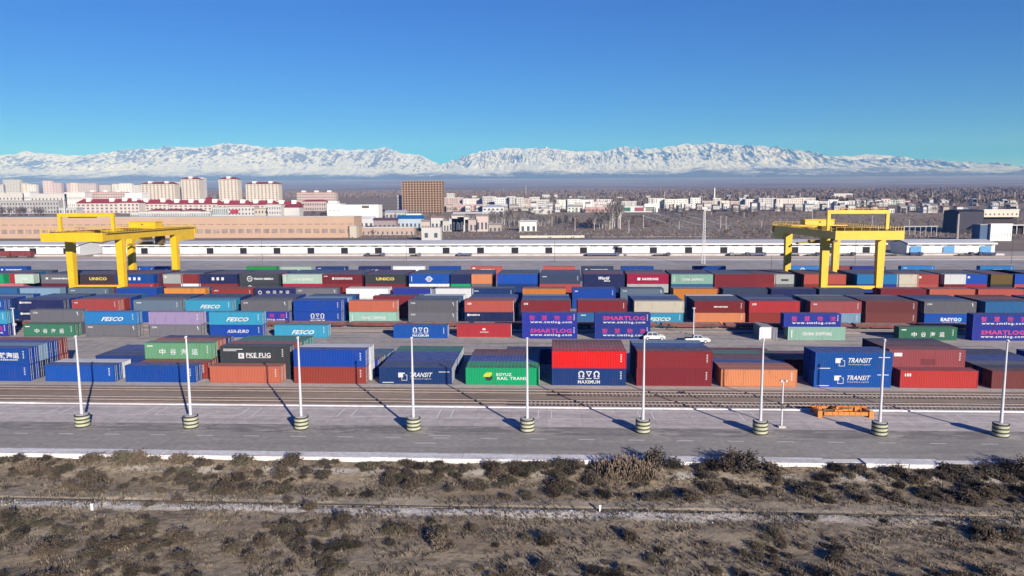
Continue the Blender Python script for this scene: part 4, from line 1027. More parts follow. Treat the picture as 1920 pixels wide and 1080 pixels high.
# ------------------------------------------------------------------ warehouses
def warehouse(px0, px1, lab, doors, blue=False, depth=21, zw=5.6):
    Y = 412.; X0 = xat(px0, Y, 2); X1 = xat(px1, Y, 2)
    r_ = empty('warehouse', ((X0 + X1) / 2, Y, 0)); tag(r_, lab, 'warehouse', 'white warehouses behind the yard')
    cx = (X0 + X1) / 2; a, b_ = X0 - cx, X1 - cx
    m = MB(); m.prism([(0, 0), (depth, 0), (depth, zw), (depth / 2, zw + 1.5), (0, zw)], a, b_); m.build('wall', MAT['white wall'], r_)
    m = MB(); m.prism([(-1.6, zw + .55), (-1.6, zw + .75), (depth / 2, zw + 2.5), (depth + .8, zw + .75), (depth + .8, zw + .55), (depth / 2, zw + 2.28)], a - .4, b_ + .4); rf = m.build('roof', MAT['roofgrey'], r_)
    m = MB(); m.box(a - .4, b_ + .4, -1.75, -1.62, zw + .05, zw + .95); m.build('fascia', MAT['white wall'], rf)
    m = MB(); m.box(a - .5, b_ + .5, -8, -.02, -.05, 1.0); m.build('loading_platform', MAT['concrete'], r_)
    for d_ in doors:
        xd = xat(d_, Y, 2) - cx
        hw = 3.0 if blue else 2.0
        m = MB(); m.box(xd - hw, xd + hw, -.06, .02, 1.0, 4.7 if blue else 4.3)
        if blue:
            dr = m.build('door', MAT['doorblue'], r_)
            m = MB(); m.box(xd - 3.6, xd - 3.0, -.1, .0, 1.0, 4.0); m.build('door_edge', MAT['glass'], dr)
        else: m.build('doorway', MAT['dark'], r_)  # solid panel on the wall, the unlit interior put into its black
    n = int((b_ - a) / 6.6); 
    wm = None
    for i in range(min(n, 100)):
        xw = a + 3.3 + i * (b_ - a) / n
        if wm is None: m = MB(); m.box(-1.9, 1.9, -.05, .01, 4.85, 5.45); wm = m.mesh('strip window', [MAT['glass']])
        mobj('window', wm, r_, (xw, 0, 0))
MAT['doorblue'] = flat('bright blue door', (.055, .20, .40), .5, .3, .15, 1)
warehouse(-90, 150, 'white warehouse at far left, its shaded gable facing the gap', [-60, 3, 62, 125])
warehouse(192, 1660, 'very long white warehouse with many black doorways across the picture', [271, 331, 394, 456.5, 519.5, 583, 646, 709.5, 773, 836.5, 901, 965.5, 1029, 1094, 1160, 1225, 1291, 1357, 1423, 1490, 1556, 1624, 1652])
warehouse(1700, 1865, 'short white warehouse at right with three bright blue doors', [1717, 1779, 1848], True, 19)

# ------------------------------------------------------------------ buildings of the town
BM = {}
def wm_(c, name=None):
    if c not in BM: BM[c] = flat('facade %d' % len(BM), tuple(v_ * .80 for v_ in c), .85, .2, .05, .08)
    return BM[c]
WHT, PNK, CRM, BEI, GRY, TAN, RED, DGR = (.52, .51, .50), (.47, .38, .36), (.50, .45, .37), (.55, .50, .46), (.40, .40, .42), (.62, .42, .28), (.25, .035, .045), (.20, .20, .22)
WIN = {}
def winmesh(w_, h_, c=(.07, .08, .10)):
    k = (round(w_, 1), round(h_, 1), c)
    if k not in WIN:
        m = MB(); m.box(-w_ / 2, w_ / 2, -.05, .02, 0, h_)
        WIN[k] = m.mesh('pane', [flat('window pane %d' % len(WIN), c, .25, .5, .35, .15)])
    return WIN[k]
nwin = 0
def building(px0, px1, ytop, Y, lab, wall=WHT, roof=None, rtype='flat', nx=6, nf=5, depth=14, name='apartment_block', cat='apartment block', group='town buildings beyond the yard', win=True, pent=0, ww=.5, wh=.5, zb=None, rh=None, wcol=(.07, .08, .10), trim=True):
    global nwin
    X0 = xat(px0, Y, 10); X1 = xat(px1, Y, 10); z0 = zt(Y) - 1.0 if zb is None else zb; z1 = zat((px0 + px1) / 2, ytop, Y)
    r_ = empty(name, ((X0 + X1) / 2, Y, z0)); tag(r_, lab, cat, group)
    a = (X1 - X0) / 2; H = z1 - z0
    m = MB(); m.box(-a, a, 0, depth, 0, H)
    if trim and name == 'apartment_block':     # stair bays give the facade its relief
        k = max(2, int(2 * a / 14))
        for i in range(k):
            xc = -a + (i + .5) * 2 * a / k; m.box(xc - 1.1, xc + 1.1, -.8, -.0, 0, H - .4)
    m.build('wall', wm_(wall), r_)
    rc = roof or (.38, .37, .36)
    if rtype == 'flat':
        m = MB(); m.box(-a - .3, a + .3, -.35, depth + .3, H + .003, H + .6)
        rf = m.build('roof', wm_(rc), r_)
    elif rtype == 'hip':
        hh = rh or 3.0; m = MB(); n = len(m.v); e = 1.0; i_ = min(depth / 2, a) * .85
        m.v += [(-a - e, -e, H), (a + e, -e, H), (a + e, depth + e, H), (-a - e, depth + e, H), (-a + i_, depth * .4, H + hh), (a - i_, depth * .4, H + hh), (a - i_, depth * .6, H + hh), (-a + i_, depth * .6, H + hh)]
        for f in ((0, 1, 5, 4), (1, 2, 6, 5), (2, 3, 7, 6), (3, 0, 4, 7), (4, 5, 6, 7), (3, 2, 1, 0)): m.f.append(tuple(n + i for i in f)); m.m.append(0)
        rf = m.build('roof', wm_(rc), r_)
    elif rtype == 'gable':
        hh = rh or 2.5; m = MB(); m.prism([(-.8, H), (depth + .8, H), (depth / 2, H + hh)], -a - .6, a + .6); rf = m.build('roof', wm_(rc), r_)
    for i in range(pent):
        xc = -a + (i + .5) * 2 * a / pent; m = MB(); pw = min(3.2, a / pent * .5)
        m.box(xc - pw, xc + pw, depth * .1, depth * .5, H + (.6 if rtype == 'flat' else .8), H + (rh or 3) + 1.2); m.build('roof_house', wm_((.80, .76, .76)), rf)
    if win and nx * nf > 0:
        cw = 2 * a / nx; ch = H / (nf + .3); cnt = 0
        wmh = winmesh(cw * ww, ch * wh, wcol)
        for f in range(nf):
            for i in range(nx):
                if cnt >= 100: break
                mobj('window', wmh, r_, (-a + (i + .5) * cw, -.0 if not (trim and name == 'apartment_block') else -.82 if False else -.0, ch * (f + .35))); cnt += 1; nwin += 1
    return r_
# factory
bf = building(-90, 664, 408, 600, 'very long tan factory hall with two rows of windows, behind the left crane', (.48, .33, .235), (.50, .48, .46), 'flat', 49, 1, 26, 'factory_hall', 'factory', zb=0, ww=.72, wh=.26, trim=False, wcol=(.24, .19, .17))
m = MB(); [m.box(-a_, a_, 0, 0, 0, 0) for a_ in ()]
Xc = bf.location.x
for i in range(49):
    xw = xat(-90 + (i + .5) * 754 / 49, 600, 10) - Xc
    mobj('window', winmesh(5.2, .8, (.25, .18, .15)), bf, (xw, 0, 10.3 + 2.0))
building(655, 668, 424, 597, 'low cream annex at the right end of the tan factory', CRM, None, 'flat', 0, 0, 8, 'annex', 'annex', zb=0, win=False)
building(668, 776, 427, 640, 'low brownish brick building with small arched windows right of the tan factory', (.42, .33, .28), (.60, .58, .56), 'flat', 12, 1, 12, 'brick_building', 'brick building', zb=0, ww=.3, wh=.4, trim=False)
building(790, 826, 427, 560, 'small white hut with two windows beside the railway', WHT, None, 'flat', 2, 1, 8, 'hut', 'hut', zb=0, ww=.35, wh=.45, trim=False)
building(614, 640, 382, 820, 'white windowless block with six small windows, left part of the mill', (.80, .79, .78), None, 'flat', 3, 3, 20, 'mill_building', 'mill', zb=0, ww=.3, wh=.12, trim=False)
building(640, 710, 384, 822, 'wide white mill hall right of the taller white block', (.74, .73, .73), None, 'flat', 0, 0, 20, 'mill_building', 'mill', zb=0, win=False)
mh_ = bpy.context.scene.collection.objects[-1]
m = MB(); xq = xat(686, 822, 15); m.box(xq - 4, xq + 4, 821.2, 821.95, zat(686, 390, 822), zat(686, 385.5, 822)); mv = m.build('roof_sign', wm_((.12, .11, .12))); mv.name = 'roof_box'; tag(mv, 'dark box high on the front of the white mill hall', 'sign')
building(617, 632, 377, 828, 'white tower room rising behind the mill', (.78, .77, .76), None, 'flat', 0, 0, 12, 'mill_building', 'mill', zb=0, win=False)
bt = building(755, 829, 340, 924, 'tall ochre residential tower with a dense grid of windows', (.27, .165, .095), (.30, .25, .2), 'flat', 14, 7, 22, nf and 'apartment_tower' if False else 'apartment_tower', 'apartment tower', ww=.55, wh=.5, trim=False)
# remaining windows of the tower gathered as one part past its first hundred, plus its pale ribs
m = MB(); H = zat(792, 340, 924) - zt(924) + 1; a = (xat(829, 924, 10) - xat(755, 924, 10)) / 2
for i in range(15): xx = -a + i * 2 * a / 14; m.box(xx - .28, xx + .28, -.35, 0, 0, H)
for f in range(14): m.box(-a, a, -.2, 0, f * H / 14 + .0, f * H / 14 + .45)
m.build('facade_ribs', wm_((.42, .29, .19)), bt)
for ch_ in list(bt.children):
    if ch_.name.startswith('window'): bpy.data.objects.remove(ch_)
m = MB(); cells = []
wmesh = winmesh(2 * a / 14 * .66, H / 14 * .62, (.035, .022, .02))
k = 0; ms_ = MB()
for f in range(14):
    for i in range(14):
        xx = -a + (i + .5) * 2 * a / 14; zz = H / 14 * (f + .30)
        if k < 100: mobj('window', wmesh, bt, (xx, 0, zz + H * 0))
        else: ms_.box(xx - a / 14 * .6, xx + a / 14 * .6, -.05, .02, zz, zz + H / 14 * .62)
        k += 1
tag(ms_.build('windows', bpy.data.materials['window pane 0'] if False else wmesh.materials[0], bt), kind='stuff')
building(746, 754, 367, 935, 'narrow grey tower left of the ochre tower', GRY, None, 'flat', 2, 6, 10, win=True, trim=False)
# towers with dark red roofs
TW = [(268, 330, 345, 2, 9, 11, 'broad cream tower with red roof, left of the four'), (343, 376, 336, 1, 5, 13, 'slim cream tower with red roof, second of the four'), (413, 448, 336, 1, 5, 12, 'slim white tower with red roof, third of the four'), (463, 524, 345, 2, 9, 11, 'broad white tower with red roof, rightmost of the four')]
for px0, px1, yt, pe, nx_, nf_, lb in TW: building(px0, px1, yt, 1250, lb, (.58, .53, .47), RED, 'hip', nx_, nf_, 18, 'apartment_tower', 'apartment tower', pent=pe, ww=.42, wh=.5, rh=3.6, trim=False, wcol=(.10, .08, .08))
building(331, 345, 342, 1290, 'pale tower wing behind the first and second red roofed towers', (.55, .54, .56), None, 'flat', 3, 9, 14, 'apartment_tower', 'apartment tower', trim=False)
building(376, 384, 333, 1290, 'narrow pale slab behind the second red roofed tower', (.58, .57, .58), None, 'flat', 2, 9, 14, 'apartment_tower', 'apartment tower', trim=False)
# red roofed long houses
RR = [(145, 232, 381, 980, 10), (225, 262, 380, 960, 5), (258, 322, 382, 985, 8), (318, 372, 383, 980, 6), (366, 415, 383, 975, 6), (410, 470, 384, 970, 7), (466, 520, 384, 975, 7), (516, 563, 385, 985, 6)]
for k, (a0, a1, yt, Y, nx_) in enumerate(RR): building(a0, a1, yt, Y, '%s long house from the left under a dark red roof below the towers' % ORD[k], (.58, .52, .49), RED, 'hip', nx_, 3, 16, 'long_house', 'long house', pent=2, ww=.5, wh=.55, rh=6.0, trim=False, wcol=(.14, .12, .12))
building(380, 400, 377, 1010, 'steep red roof gable rising above the long houses', (.7, .6, .57), RED, 'hip', 2, 2, 14, 'long_house', 'long house', rh=6, trim=False)
for k, (a0, a1) in enumerate(((279, 307), (307, 339), (343, 377))): building(a0, a1, 395, 860, '%s low pavilion with dark red hipped roof behind the tan factory' % ORD[k], (.62, .60, .58), RED, 'hip', 4, 1, 14, 'pavilion', 'pavilion', rh=2.2, trim=False)
building(262, 395, 397.5, 850, 'long low glazed showroom behind the factory roof', (.60, .60, .58), None, 'flat', 30, 2, 10, 'showroom', 'showroom', ww=.7, wh=.7, trim=False, wcol=(.2, .22, .24), zb=5)
building(398, 428, 389, 850, 'grey glazed hall beside the white block with a red sign', (.5, .52, .52), None, 'flat', 8, 2, 12, 'showroom', 'showroom', ww=.6, wh=.75, trim=False, wcol=(.16, .19, .2), zb=5)
ws = building(428, 478, 387, 852, 'white four storey block bearing a red sign', WHT, RED, 'flat', 8, 4, 14, 'office_block', 'office block', ww=.4, wh=.45, trim=False, zb=5)
m = MB(); xx = xat(440, 852, 15) - ws.location.x; zz = zat(440, 397, 852) - ws.location.z; m.box(xx - 5, xx + 5, -.5, -.1, zz - 2.5, zz + 2.5); m.build('sign_board', flat('red sign', (.28, .03, .04)), ws)
building(478, 502, 391, 850, 'cream office block with dark flat canopy roof right of the red sign', CRM, (.2, .19, .2), 'flat', 4, 3, 14, 'office_block', 'office block', ww=.4, wh=.45, trim=False, zb=5)
building(500, 528, 384, 850, 'white four storey office block with small square windows', WHT, None, 'flat', 6, 4, 14, 'office_block', 'office block', ww=.4, wh=.45, trim=False, zb=5)
building(528, 562, 389, 860, 'grey hall with a red and violet roof beside the white offices', (.52, .52, .52), RED, 'gable', 0, 0, 14, 'hall', 'hall', win=False, zb=5, rh=3)
building(245, 262, 398, 855, 'small pale house behind the crane portal', WHT, None, 'flat', 4, 2, 10, 'house', 'house', trim=False, zb=5)
building(112, 145, 390, 870, 'grey block with flat roof left of the long houses', (.45, .45, .48), None, 'flat', 5, 3, 12, 'office_block', 'office block', trim=False, zb=5)
building(163, 237, 360.5, 1180, 'pink five storey block with three dormers, left of the broad tower', PNK, RED, 'flat', 16, 5, 14, pent=3, ww=.5, wh=.45, trim=False, rh=2, wcol=(.14, .11, .11))
building(558, 630, 361, 1180, 'pink five storey block with three dormers, right of the towers', PNK, RED, 'flat', 16, 5, 14, pent=3, ww=.5, wh=.45, trim=False, rh=2, wcol=(.14, .11, .11))
building(568, 612, 377.5, 1020, 'low pink house row with a red roof before the dormer block', PNK, RED, 'hip', 10, 2, 12, 'long_house', 'long house', rh=2.5, trim=False)
# far left
FL = [(-30, 14, 346, (.5, .52, .55)), (10, 43, 337, (.46, .47, .48)), (42, 56, 344, (.62, .58, .50)), (56, 71, 346, (.66, .66, .66)), (84, 101, 339, (.60, .50, .52)), (101, 118, 343, (.50, .42, .46)), (128, 136, 344, (.5, .42, .42)), (136, 148, 343, (.68, .58, .56)), (148, 183, 344, (.48, .43, .45)), (189, 210, 347, (.5, .47, .48)), (213, 227, 345, (.6, .6, .62)), (227, 249, 344, (.72, .74, .76)), (249, 266, 347, (.55, .55, .58))]
for k, (a0, a1, yt, c) in enumerate(FL): building(a0, a1, yt, 3000, '%s of the hazy far towers at the left edge of town' % ORD[k], c, None, 'flat', max(2, int((a1 - a0) / 5)), 8, 16, 'apartment_tower', 'apartment tower', trim=False, ww=.45, wh=.45, wcol=(.25, .25, .28))
WL = [(-20, 48, 362, WHT), (46, 60, 360, (.6, .6, .62)), (60, 128, 363.5, WHT), (124, 162, 361, (.66, .62, .62)), (237, 268, 362, (.76, .76, .78))]
for k, (a0, a1, yt, c) in enumerate(WL): building(a0, a1, yt, 1150, '%s long white shed from the left edge of town' % ORD[k], c, (.6, .6, .62), 'flat', 10, 2, 20, 'industrial_shed', 'shed', trim=False, ww=.3, wh=.3)
building(-40, 112, 377, 960, 'long grey brick facade with many windows behind the bare trees at left', (.38, .37, .37), (.10, .10, .11), 'flat', 28, 3, 16, 'office_block', 'office block', ww=.45, wh=.5, trim=False)
# white quarter
WQ = [(833, 868, 371, 1150, PNK), (868, 906, 373, 1140, (.72, .68, .68)), (838, 852, 363, 1400, WHT), (905, 930, 369, 1120, WHT), (928, 957, 371, 1090, (.74, .74, .76)), (955, 967, 369, 1080, WHT), (966, 982, 371, 1080, WHT), (980, 994, 373, 1100, PNK), (993, 1012, 370, 1120, WHT),
      (998, 1030, 375, 1000, WHT), (1044, 1064, 375, 1050, (.70, .72, .68)), (1064, 1088, 374, 1045, (.74, .76, .73)), (1088, 1113, 375, 1050, (.76, .76, .74)), (1113, 1150, 379, 1080, (.66, .60, .60)), (1118, 1148, 374, 1250, (.62, .58, .6)), (1165, 1193, 378, 960, WHT), (1215, 1228, 372, 1050, WHT),
      (1228, 1246, 372.5, 1060, (.74, .74, .70)), (1246, 1272, 374, 1050, (.74, .73, .68)), (1272, 1295, 373.5, 1055, (.76, .75, .70)), (1294, 1313, 371.5, 1050, (.76, .74, .70)), (1316, 1336, 377.5, 1060, PNK), (1336, 1351, 372, 1065, WHT), (1350, 1366, 377, 1060, (.73, .70, .64)), (1366, 1386, 378, 1060, PNK), (1385, 1397, 372, 1100, WHT), (1397, 1424, 374, 1090, (.70, .66, .66)), (1422, 1455, 372, 1080, WHT),
      (1455, 1487, 373, 1075, (.68, .62, .58)), (1487, 1512, 372, 1085, (.66, .60, .56)), (1500, 1528, 371.5, 1090, WHT), (1512, 1533, 377, 1040, (.76, .77, .78)), (1533, 1552, 378, 1045, WHT), (1552, 1570, 375, 1050, (.74, .75, .76)), (1568, 1590, 378, 1040, (.72, .73, .70)), (1590, 1602, 377, 1055, WHT)]
for k, (a0, a1, yt, Y, c) in enumerate(WQ): building(a0, a1, yt, Y, '%s pale %s from the left in the white quarter' % (ORD[k], 'flat block' if c == WHT else 'tinted flat block'), c, (.62, .61, .60), 'flat', max(2, int((a1 - a0) / 3.4)), 5, 12, group='pale flat blocks of the town', ww=.55, wh=.5, wcol=(.13, .13, .15))
building(1562, 1597, 363, 1500, 'grey white slab with many windows standing above the white quarter', (.60, .57, .56), None, 'flat', 10, 6, 16, trim=False, ww=.5, wh=.45, wcol=(.2, .18, .19))
cm = building(1165, 1228, 387, 930, 'white shopping hall with green, red and grey display windows', (.55, .60, .62), WHT, 'flat', 16, 1, 20, 'shopping_hall', 'shopping hall', trim=False, ww=.5, wh=.15, wcol=(.5, .5, .5))
for a0, a1, c in ((1168, 1182, (.02, .10, .07)), (1190, 1207, (.20, .05, .07)), (1211, 1226, (.18, .18, .15))):
    X0 = xat(a0, 929.9, 15) - cm.location.x; X1 = xat(a1, 929.9, 15) - cm.location.x; m = MB(); m.box(X0, X1, -.3, -.06, zat(1190, 396, 930) - cm.location.z, zat(1190, 389, 930) - cm.location.z); m.build('display_window', flat('display', c), cm)
m = MB(); X0 = xat(1208, 929, 15) - cm.location.x; X1 = xat(1233, 929, 15) - cm.location.x; zt_ = zat(1220, 382, 929) - cm.location.z
m.box(X0, X1, -2, -.5, zt_ - 4, zt_); m.box(X1 - 2.4, X1, -2, -.5, 0, zt_ - 4); m.build('white_frame', wm_((.82, .82, .82)), cm)
building(1064, 1092, 388, 940, 'pale green square house before the white quarter', (.62, .68, .62), None, 'hip', 4, 2, 12, 'house', 'house', trim=False)
building(1000, 1034, 393, 900, 'low white hall with a flat bright roof below the white frame block', WHT, (.8, .8, .8), 'flat', 0, 0, 12, 'hall', 'hall', win=False)
building(1097, 1148, 388.5, 930, 'long brick pink hall among the bare trees', (.46, .30, .27), (.5, .42, .40), 'flat', 14, 1, 14, 'hall', 'hall', trim=False, ww=.4, wh=.4)
building(744, 790, 410, 730, 'bright blue sheet roof shed near the railway', (.40, .48, .55), (.012, .12, .38), 'gable', 6, 1, 18, 'shed', 'shed', trim=False, rh=3.5, zb=0)
building(762, 789, 401, 770, 'pale blue small office behind the blue roof', (.62, .72, .80), (.3, .5, .7), 'flat', 6, 1, 10, 'office', 'office', trim=False)
building(700, 742, 413, 700, 'maroon roofed yard shed behind the mill', (.3, .25, .25), (.12, .07, .10), 'gable', 5, 1, 12, 'shed', 'shed', trim=False, zb=0)
building(674, 700, 409, 730, 'white roofed low shed right of the mill', (.55, .55, .57), (.72, .72, .74), 'gable', 3, 1, 12, 'shed', 'shed', trim=False, zb=0)
building(722, 760, 398, 850, 'grey roofed workshop left of the ochre tower', (.40, .40, .42), (.42, .45, .50), 'gable', 5, 1, 14, 'workshop', 'workshop', trim=False)
building(832, 905, 384, 985, 'pink and white striped two storey terrace right of the ochre tower', PNK, (.5, .3, .3), 'flat', 16, 2, 12, 'terrace', 'terrace', trim=False, wcol=(.3, .15, .17))
building(905, 945, 388, 900, 'pale grey roofed house cluster beside the terrace', (.6, .6, .62), (.35, .4, .48), 'hip', 5, 2, 14, 'house', 'house', trim=False)
HS = [(808, 830, 408, WHT), (826, 842, 414, (.5, .47, .44)), (842, 860, 410, WHT), (858, 878, 407, (.62, .58, .55)), (872, 895, 412, PNK), (893, 915, 405, (.55, .45, .42)), (847, 870, 404, (.6, .5, .48)), (790, 806, 415, (.5, .42, .36)), (975, 1006, 416, (.72, .72, .66)), (916, 940, 421, (.40, .34, .30)), (1148, 1165, 380, (.72, .70, .70))]
for k, (a0, a1, yt, c) in enumerate(HS): building(a0, a1, yt, 680 if yt > 400 else 1000, '%s small house from the left among yards beyond the railway' % ORD[k], c, rnd.choice([(.35, .33, .33), (.30, .2, .18), (.6, .6, .6)]), 'gable', 3, 1, 9, 'house', 'house', group='small houses beyond the railway', trim=False, rh=1.6, zb=0 if yt > 400 else None)
RS = [(1603, 1620, 374), (1605, 1622, 383), (1625, 1636, 376), (1640, 1652, 375), (1651, 1668, 373), (1668, 1682, 375), (1682, 1695, 374), (1696, 1706, 377), (1705, 1716, 388), (1724, 1740, 391), (1742, 1750, 392), (1752, 1766, 390), (1713, 1745, 401), (1776, 1792, 384), (1750, 1768, 400), (1862, 1876, 380), (1860, 1870, 388), (1806, 1815, 392), (1700, 1712, 399), (1590, 1604, 386)]
for k, (a0, a1, yt) in enumerate(RS): building(a0, a1, yt, {True: 1150, False: 950}[yt < 386], '%s low house in the scattered suburb at right' % ORD[k], rnd.choice([WHT, (.6, .62, .66), (.66, .55, .52), (.5, .6, .55)]), rnd.choice([(.35, .33, .33), (.3, .22, .2), (.28, .36, .45)]), 'gable', 3, 2 if yt < 380 else 1, 10, 'house', 'house', group='suburb houses at right', trim=False, rh=2)
r3 = random.Random(5)
for k in range(66):
    a0 = r3.uniform(1600, 1900) if k % 3 else r3.uniform(835, 1600); wd_ = r3.uniform(5, 14); yt = r3.uniform(368, 392) if k % 3 else r3.uniform(365, 371)
    Y_ = 1500 if yt < 374 else (1100 if yt < 384 else 900)
    lmk = [(900, 'right of the ochre tower'), (1000, 'left of the conifers'), (1150, 'behind the poplars'), (1320, 'near the shopping hall'), (1500, 'behind the pylon'), (1600, 'behind the right crane'), (1660, 'above the crane portal'), (1720, 'right of the crane portal'), (1780, 'left of the navy shed'), (1850, 'above the navy shed'), (9999, 'above the cream hall')]
    rc_ = r3.choice([('pale grey', (.42, .41, .40)), ('dark', (.16, .14, .14)), ('brown', (.24, .16, .13)), ('blue grey', (.24, .30, .36)), ('whitish', (.6, .6, .6))])
    building(a0, a0 + wd_, yt, Y_, '%s house with %s roof %s, %s' % (r3.choice(['small', 'low', 'little', 'modest']), rc_[0], [w__ for q__, w__ in lmk if a0 < q__][0], 'far back' if Y_ == 1500 else ('half way back' if Y_ == 1100 else 'nearer')), r3.choice([WHT, (.48, .46, .42), (.42, .36, .33), (.55, .55, .56)]), rc_[1], 'gable', 3, 1, 9, 'house', 'house', group='scattered houses of the suburb', trim=False, rh=1.8, zb=zt(Y_) - 1 if True else 0)
for k in range(44):
    a0 = 838 + k * 17.2 + r3.uniform(-5, 5); wd_ = r3.uniform(7, 15); yt = r3.uniform(380, 387)
    if 1145 < a0 < 1240: continue
    Y_ = r3.uniform(930, 1010)
    lmk = [(900, 'right of the ochre tower'), (960, 'behind the platform roof'), (1000, 'left of the conifers'), (1070, 'above the conifers'), (1150, 'behind the poplars'), (1300, 'right of the shopping hall'), (1350, 'behind the pylon'), (1430, 'right of the pylon'), (1520, 'left of the crane portal'), (9999, 'behind the crane portal')]
    rc_ = r3.choice([('pale grey', (.42, .41, .40)), ('dark', (.16, .14, .14)), ('brown', (.24, .16, .13)), ('blue grey', (.24, .30, .36)), ('whitish', (.6, .6, .6))]); fl = r3.choice([1, 2])
    building(a0, a0 + wd_, yt, Y_, '%s storey %s house with %s roof, %s' % (['one', 'two'][fl - 1], r3.choice(['little', 'plain', 'narrow' if wd_ < 10 else 'wide']), rc_[0], [w__ for q__, w__ in lmk if a0 < q__][0]), r3.choice([WHT, (.50, .48, .44), (.44, .38, .35), (.55, .55, .56)]), rc_[1], 'gable' if k % 2 else 'flat', int(wd_ / 2.5), fl, 9, 'house', 'house', group='low houses before the white quarter', trim=False, rh=1.6)
# right: dark shed, cream hall, canopy
building(1797, 1844, 396, 640, 'dark navy cylindrical fronted shed at right', (.055, .052, .07), (.03, .03, .04), 'gable', 0, 0, 24, 'shed', 'shed', win=False, zb=0, rh=1.5)
building(1843, 1909, 394, 650, 'cream upper hall with eight small windows beside the dark shed', (.66, .57, .48), (.75, .73, .7), 'flat', 8, 1, 14, 'hall', 'hall', zb=zat(1870, 407, 650), ww=.35, wh=.35, trim=False)
building(1845, 1907, 407.3, 655, 'dark open ground floor beneath the cream upper hall', (.06, .05, .05), None, 'flat', 0, 0, 8, 'ground_floor_hall', 'hall', win=False, zb=0)  # closed box, the shade of an open floor put into its colour
cv = empty('platform_canopy', (xat(1880, 630, 5), 630, 0)); tag(cv, 'pale flat platform canopy on posts in front of the cream hall', 'canopy')
m = MB(); m.box(-19, 40, 0, 8, 8.6, 9.4); m.build('roof', wm_((.55, .54, .54)), cv)
for q in range(10): m = MB(); m.box(-18 + q * 6, -17.4 + q * 6, 1, 1.6, 0, 8.6); m.build('post', MAT['concrete'], cv)
m = MB(); m.box(-18.5, 39, 7, 7.5, 0, 8.5); m.build('back_wall', MAT['dark'], cv)  # shade beneath the canopy put into this wall's near-black colour
building(1838, 1859, 422, 540, 'blue grey metal store left of the white box', (.08, .13, .22), None, 'flat', 0, 0, 10, 'metal_store', 'store', win=False, zb=0)
building(1858, 1898, 421, 538, 'bright white flat box building with dark posts along its foot', (.82, .82, .83), (.8, .8, .8), 'flat', 7, 1, 8, 'white_box', 'building', zb=0, ww=.2, wh=.3, trim=False)
g2 = empty('open_canopy', (xat(1725, 600, 5), 600, 0)); tag(g2, 'long pale open canopy on slim posts in the scrub beyond the right crane', 'canopy')
m = MB(); m.box(-13, 14, 0, 6, 9, 9.5); m.build('roof', wm_((.5, .5, .5)), g2)
for q in range(7): m = MB(); m.box(-12.6 + q * 4.3, -12.3 + q * 4.3, .2, .5, 0, 9); m.build('post', MAT['concrete'], g2)
g3 = empty('station_canopy', (xat(865, 760, 10), 760, 0)); tag(g3, 'long dark platform roof right of the ochre tower', 'canopy')
m = MB(); m.box(-28, 30, 0, 9, 17, 18); m.build('roof', wm_((.10, .09, .10)), g3)
m = MB(); m.box(-10, 30, 9.01, 20, 18.5, 20); m.build('upper_roof', wm_((.42, .43, .45)), g3)
for q in range(8): m = MB(); m.box(-27 + q * 8, -26.2 + q * 8, 1, 1.8, 0, 17); m.build('post', wm_((.2, .16, .16)), g3)
ch = empty('chimney', (xat(1339, 1300, 30), 1300, zt(1300))); tag(ch, 'slim white chimney rising above the pink blocks', 'chimney')
m = MB(); m.tube((0, 0, 0), (0, 0, zat(1339, 352, 1300) - zt(1300)), 1.7, 1.2, 12); m.build('stack', MAT['white wall'], ch)
# walls and fences beyond the warehouse
for k, (a0, a1, yt, Y, h, c, lb) in enumerate(((668, 800, 440, 470, 1.6, (.5, .46, .42), 'low pale wall just behind the long warehouse, left'), (800, 1060, 440, 472, 1.6, (.52, .48, .45), 'low pale wall behind the long warehouse, middle'), (1060, 1370, 438, 478, 1.8, (.62, .56, .48), 'pale tan wall behind the long warehouse, right'), (-90, 640, 440, 462, 1.5, (.2, .19, .19), 'long dark fence between the factory and the warehouse'), (975, 1096, 423, 590, 3.0, (.6, .57, .5), 'cream wall along the track beyond the bare trees'), (1110, 1330, 428, 600, 1.4, (.42, .38, .32), 'thin brownish wall below the birch trunks'))):
    X0, X1 = xat(a0, Y), xat(a1, Y); m = MB(); n = max(2, int((X1 - X0) / 8))
    for i in range(n): xa = X0 + (X1 - X0) * i / n; m.box(xa + .1, X0 + (X1 - X0) * (i + 1) / n - .1, Y, Y + .3, 0, h); m.box(xa - .1, xa + .1, Y - .1, Y + .4, 0, h + .3)
    m.build('boundary_wall', wm_(c)); tag(bpy.context.scene.collection.objects[-1], lb, 'wall')
# tracks and a road crossing the waste land
m = MB()
for (p, q) in (((1225, 400), (1345, 428)), ((1262, 399), (1372, 424)), ((1205, 405), (1300, 430))):
    a_ = Vector((*at(*p), 0)); b_ = Vector((*at(*q), 0)); n = 14
    for i in range(n):
        s0 = a_.lerp(b_, i / n); s1 = a_.lerp(b_, (i + 1) / n); d_ = (b_ - a_).normalized(); w_ = Vector((-d_.y, d_.x, 0)) * 3.0
        m.quad([(s.x, s.y, zt(s.y) + .12) for s in (s0 - w_, s0 + w_)] + [(s.x, s.y, zt(s.y) + .12) for s in (s1 + w_, s1 - w_)])
tag(m.build('distant_tracks', flat('pale track bed', (.30, .29, .26), .9, .2, .2, .1)), kind='structure')
m = MB(); m.quad([(-420, 446, .02), (420, 446, .02), (420, 456, .02), (-420, 456, .02)]); tag(m.build('back_road', flat('back road', (.16, .15, .145), .9)), kind='structure')

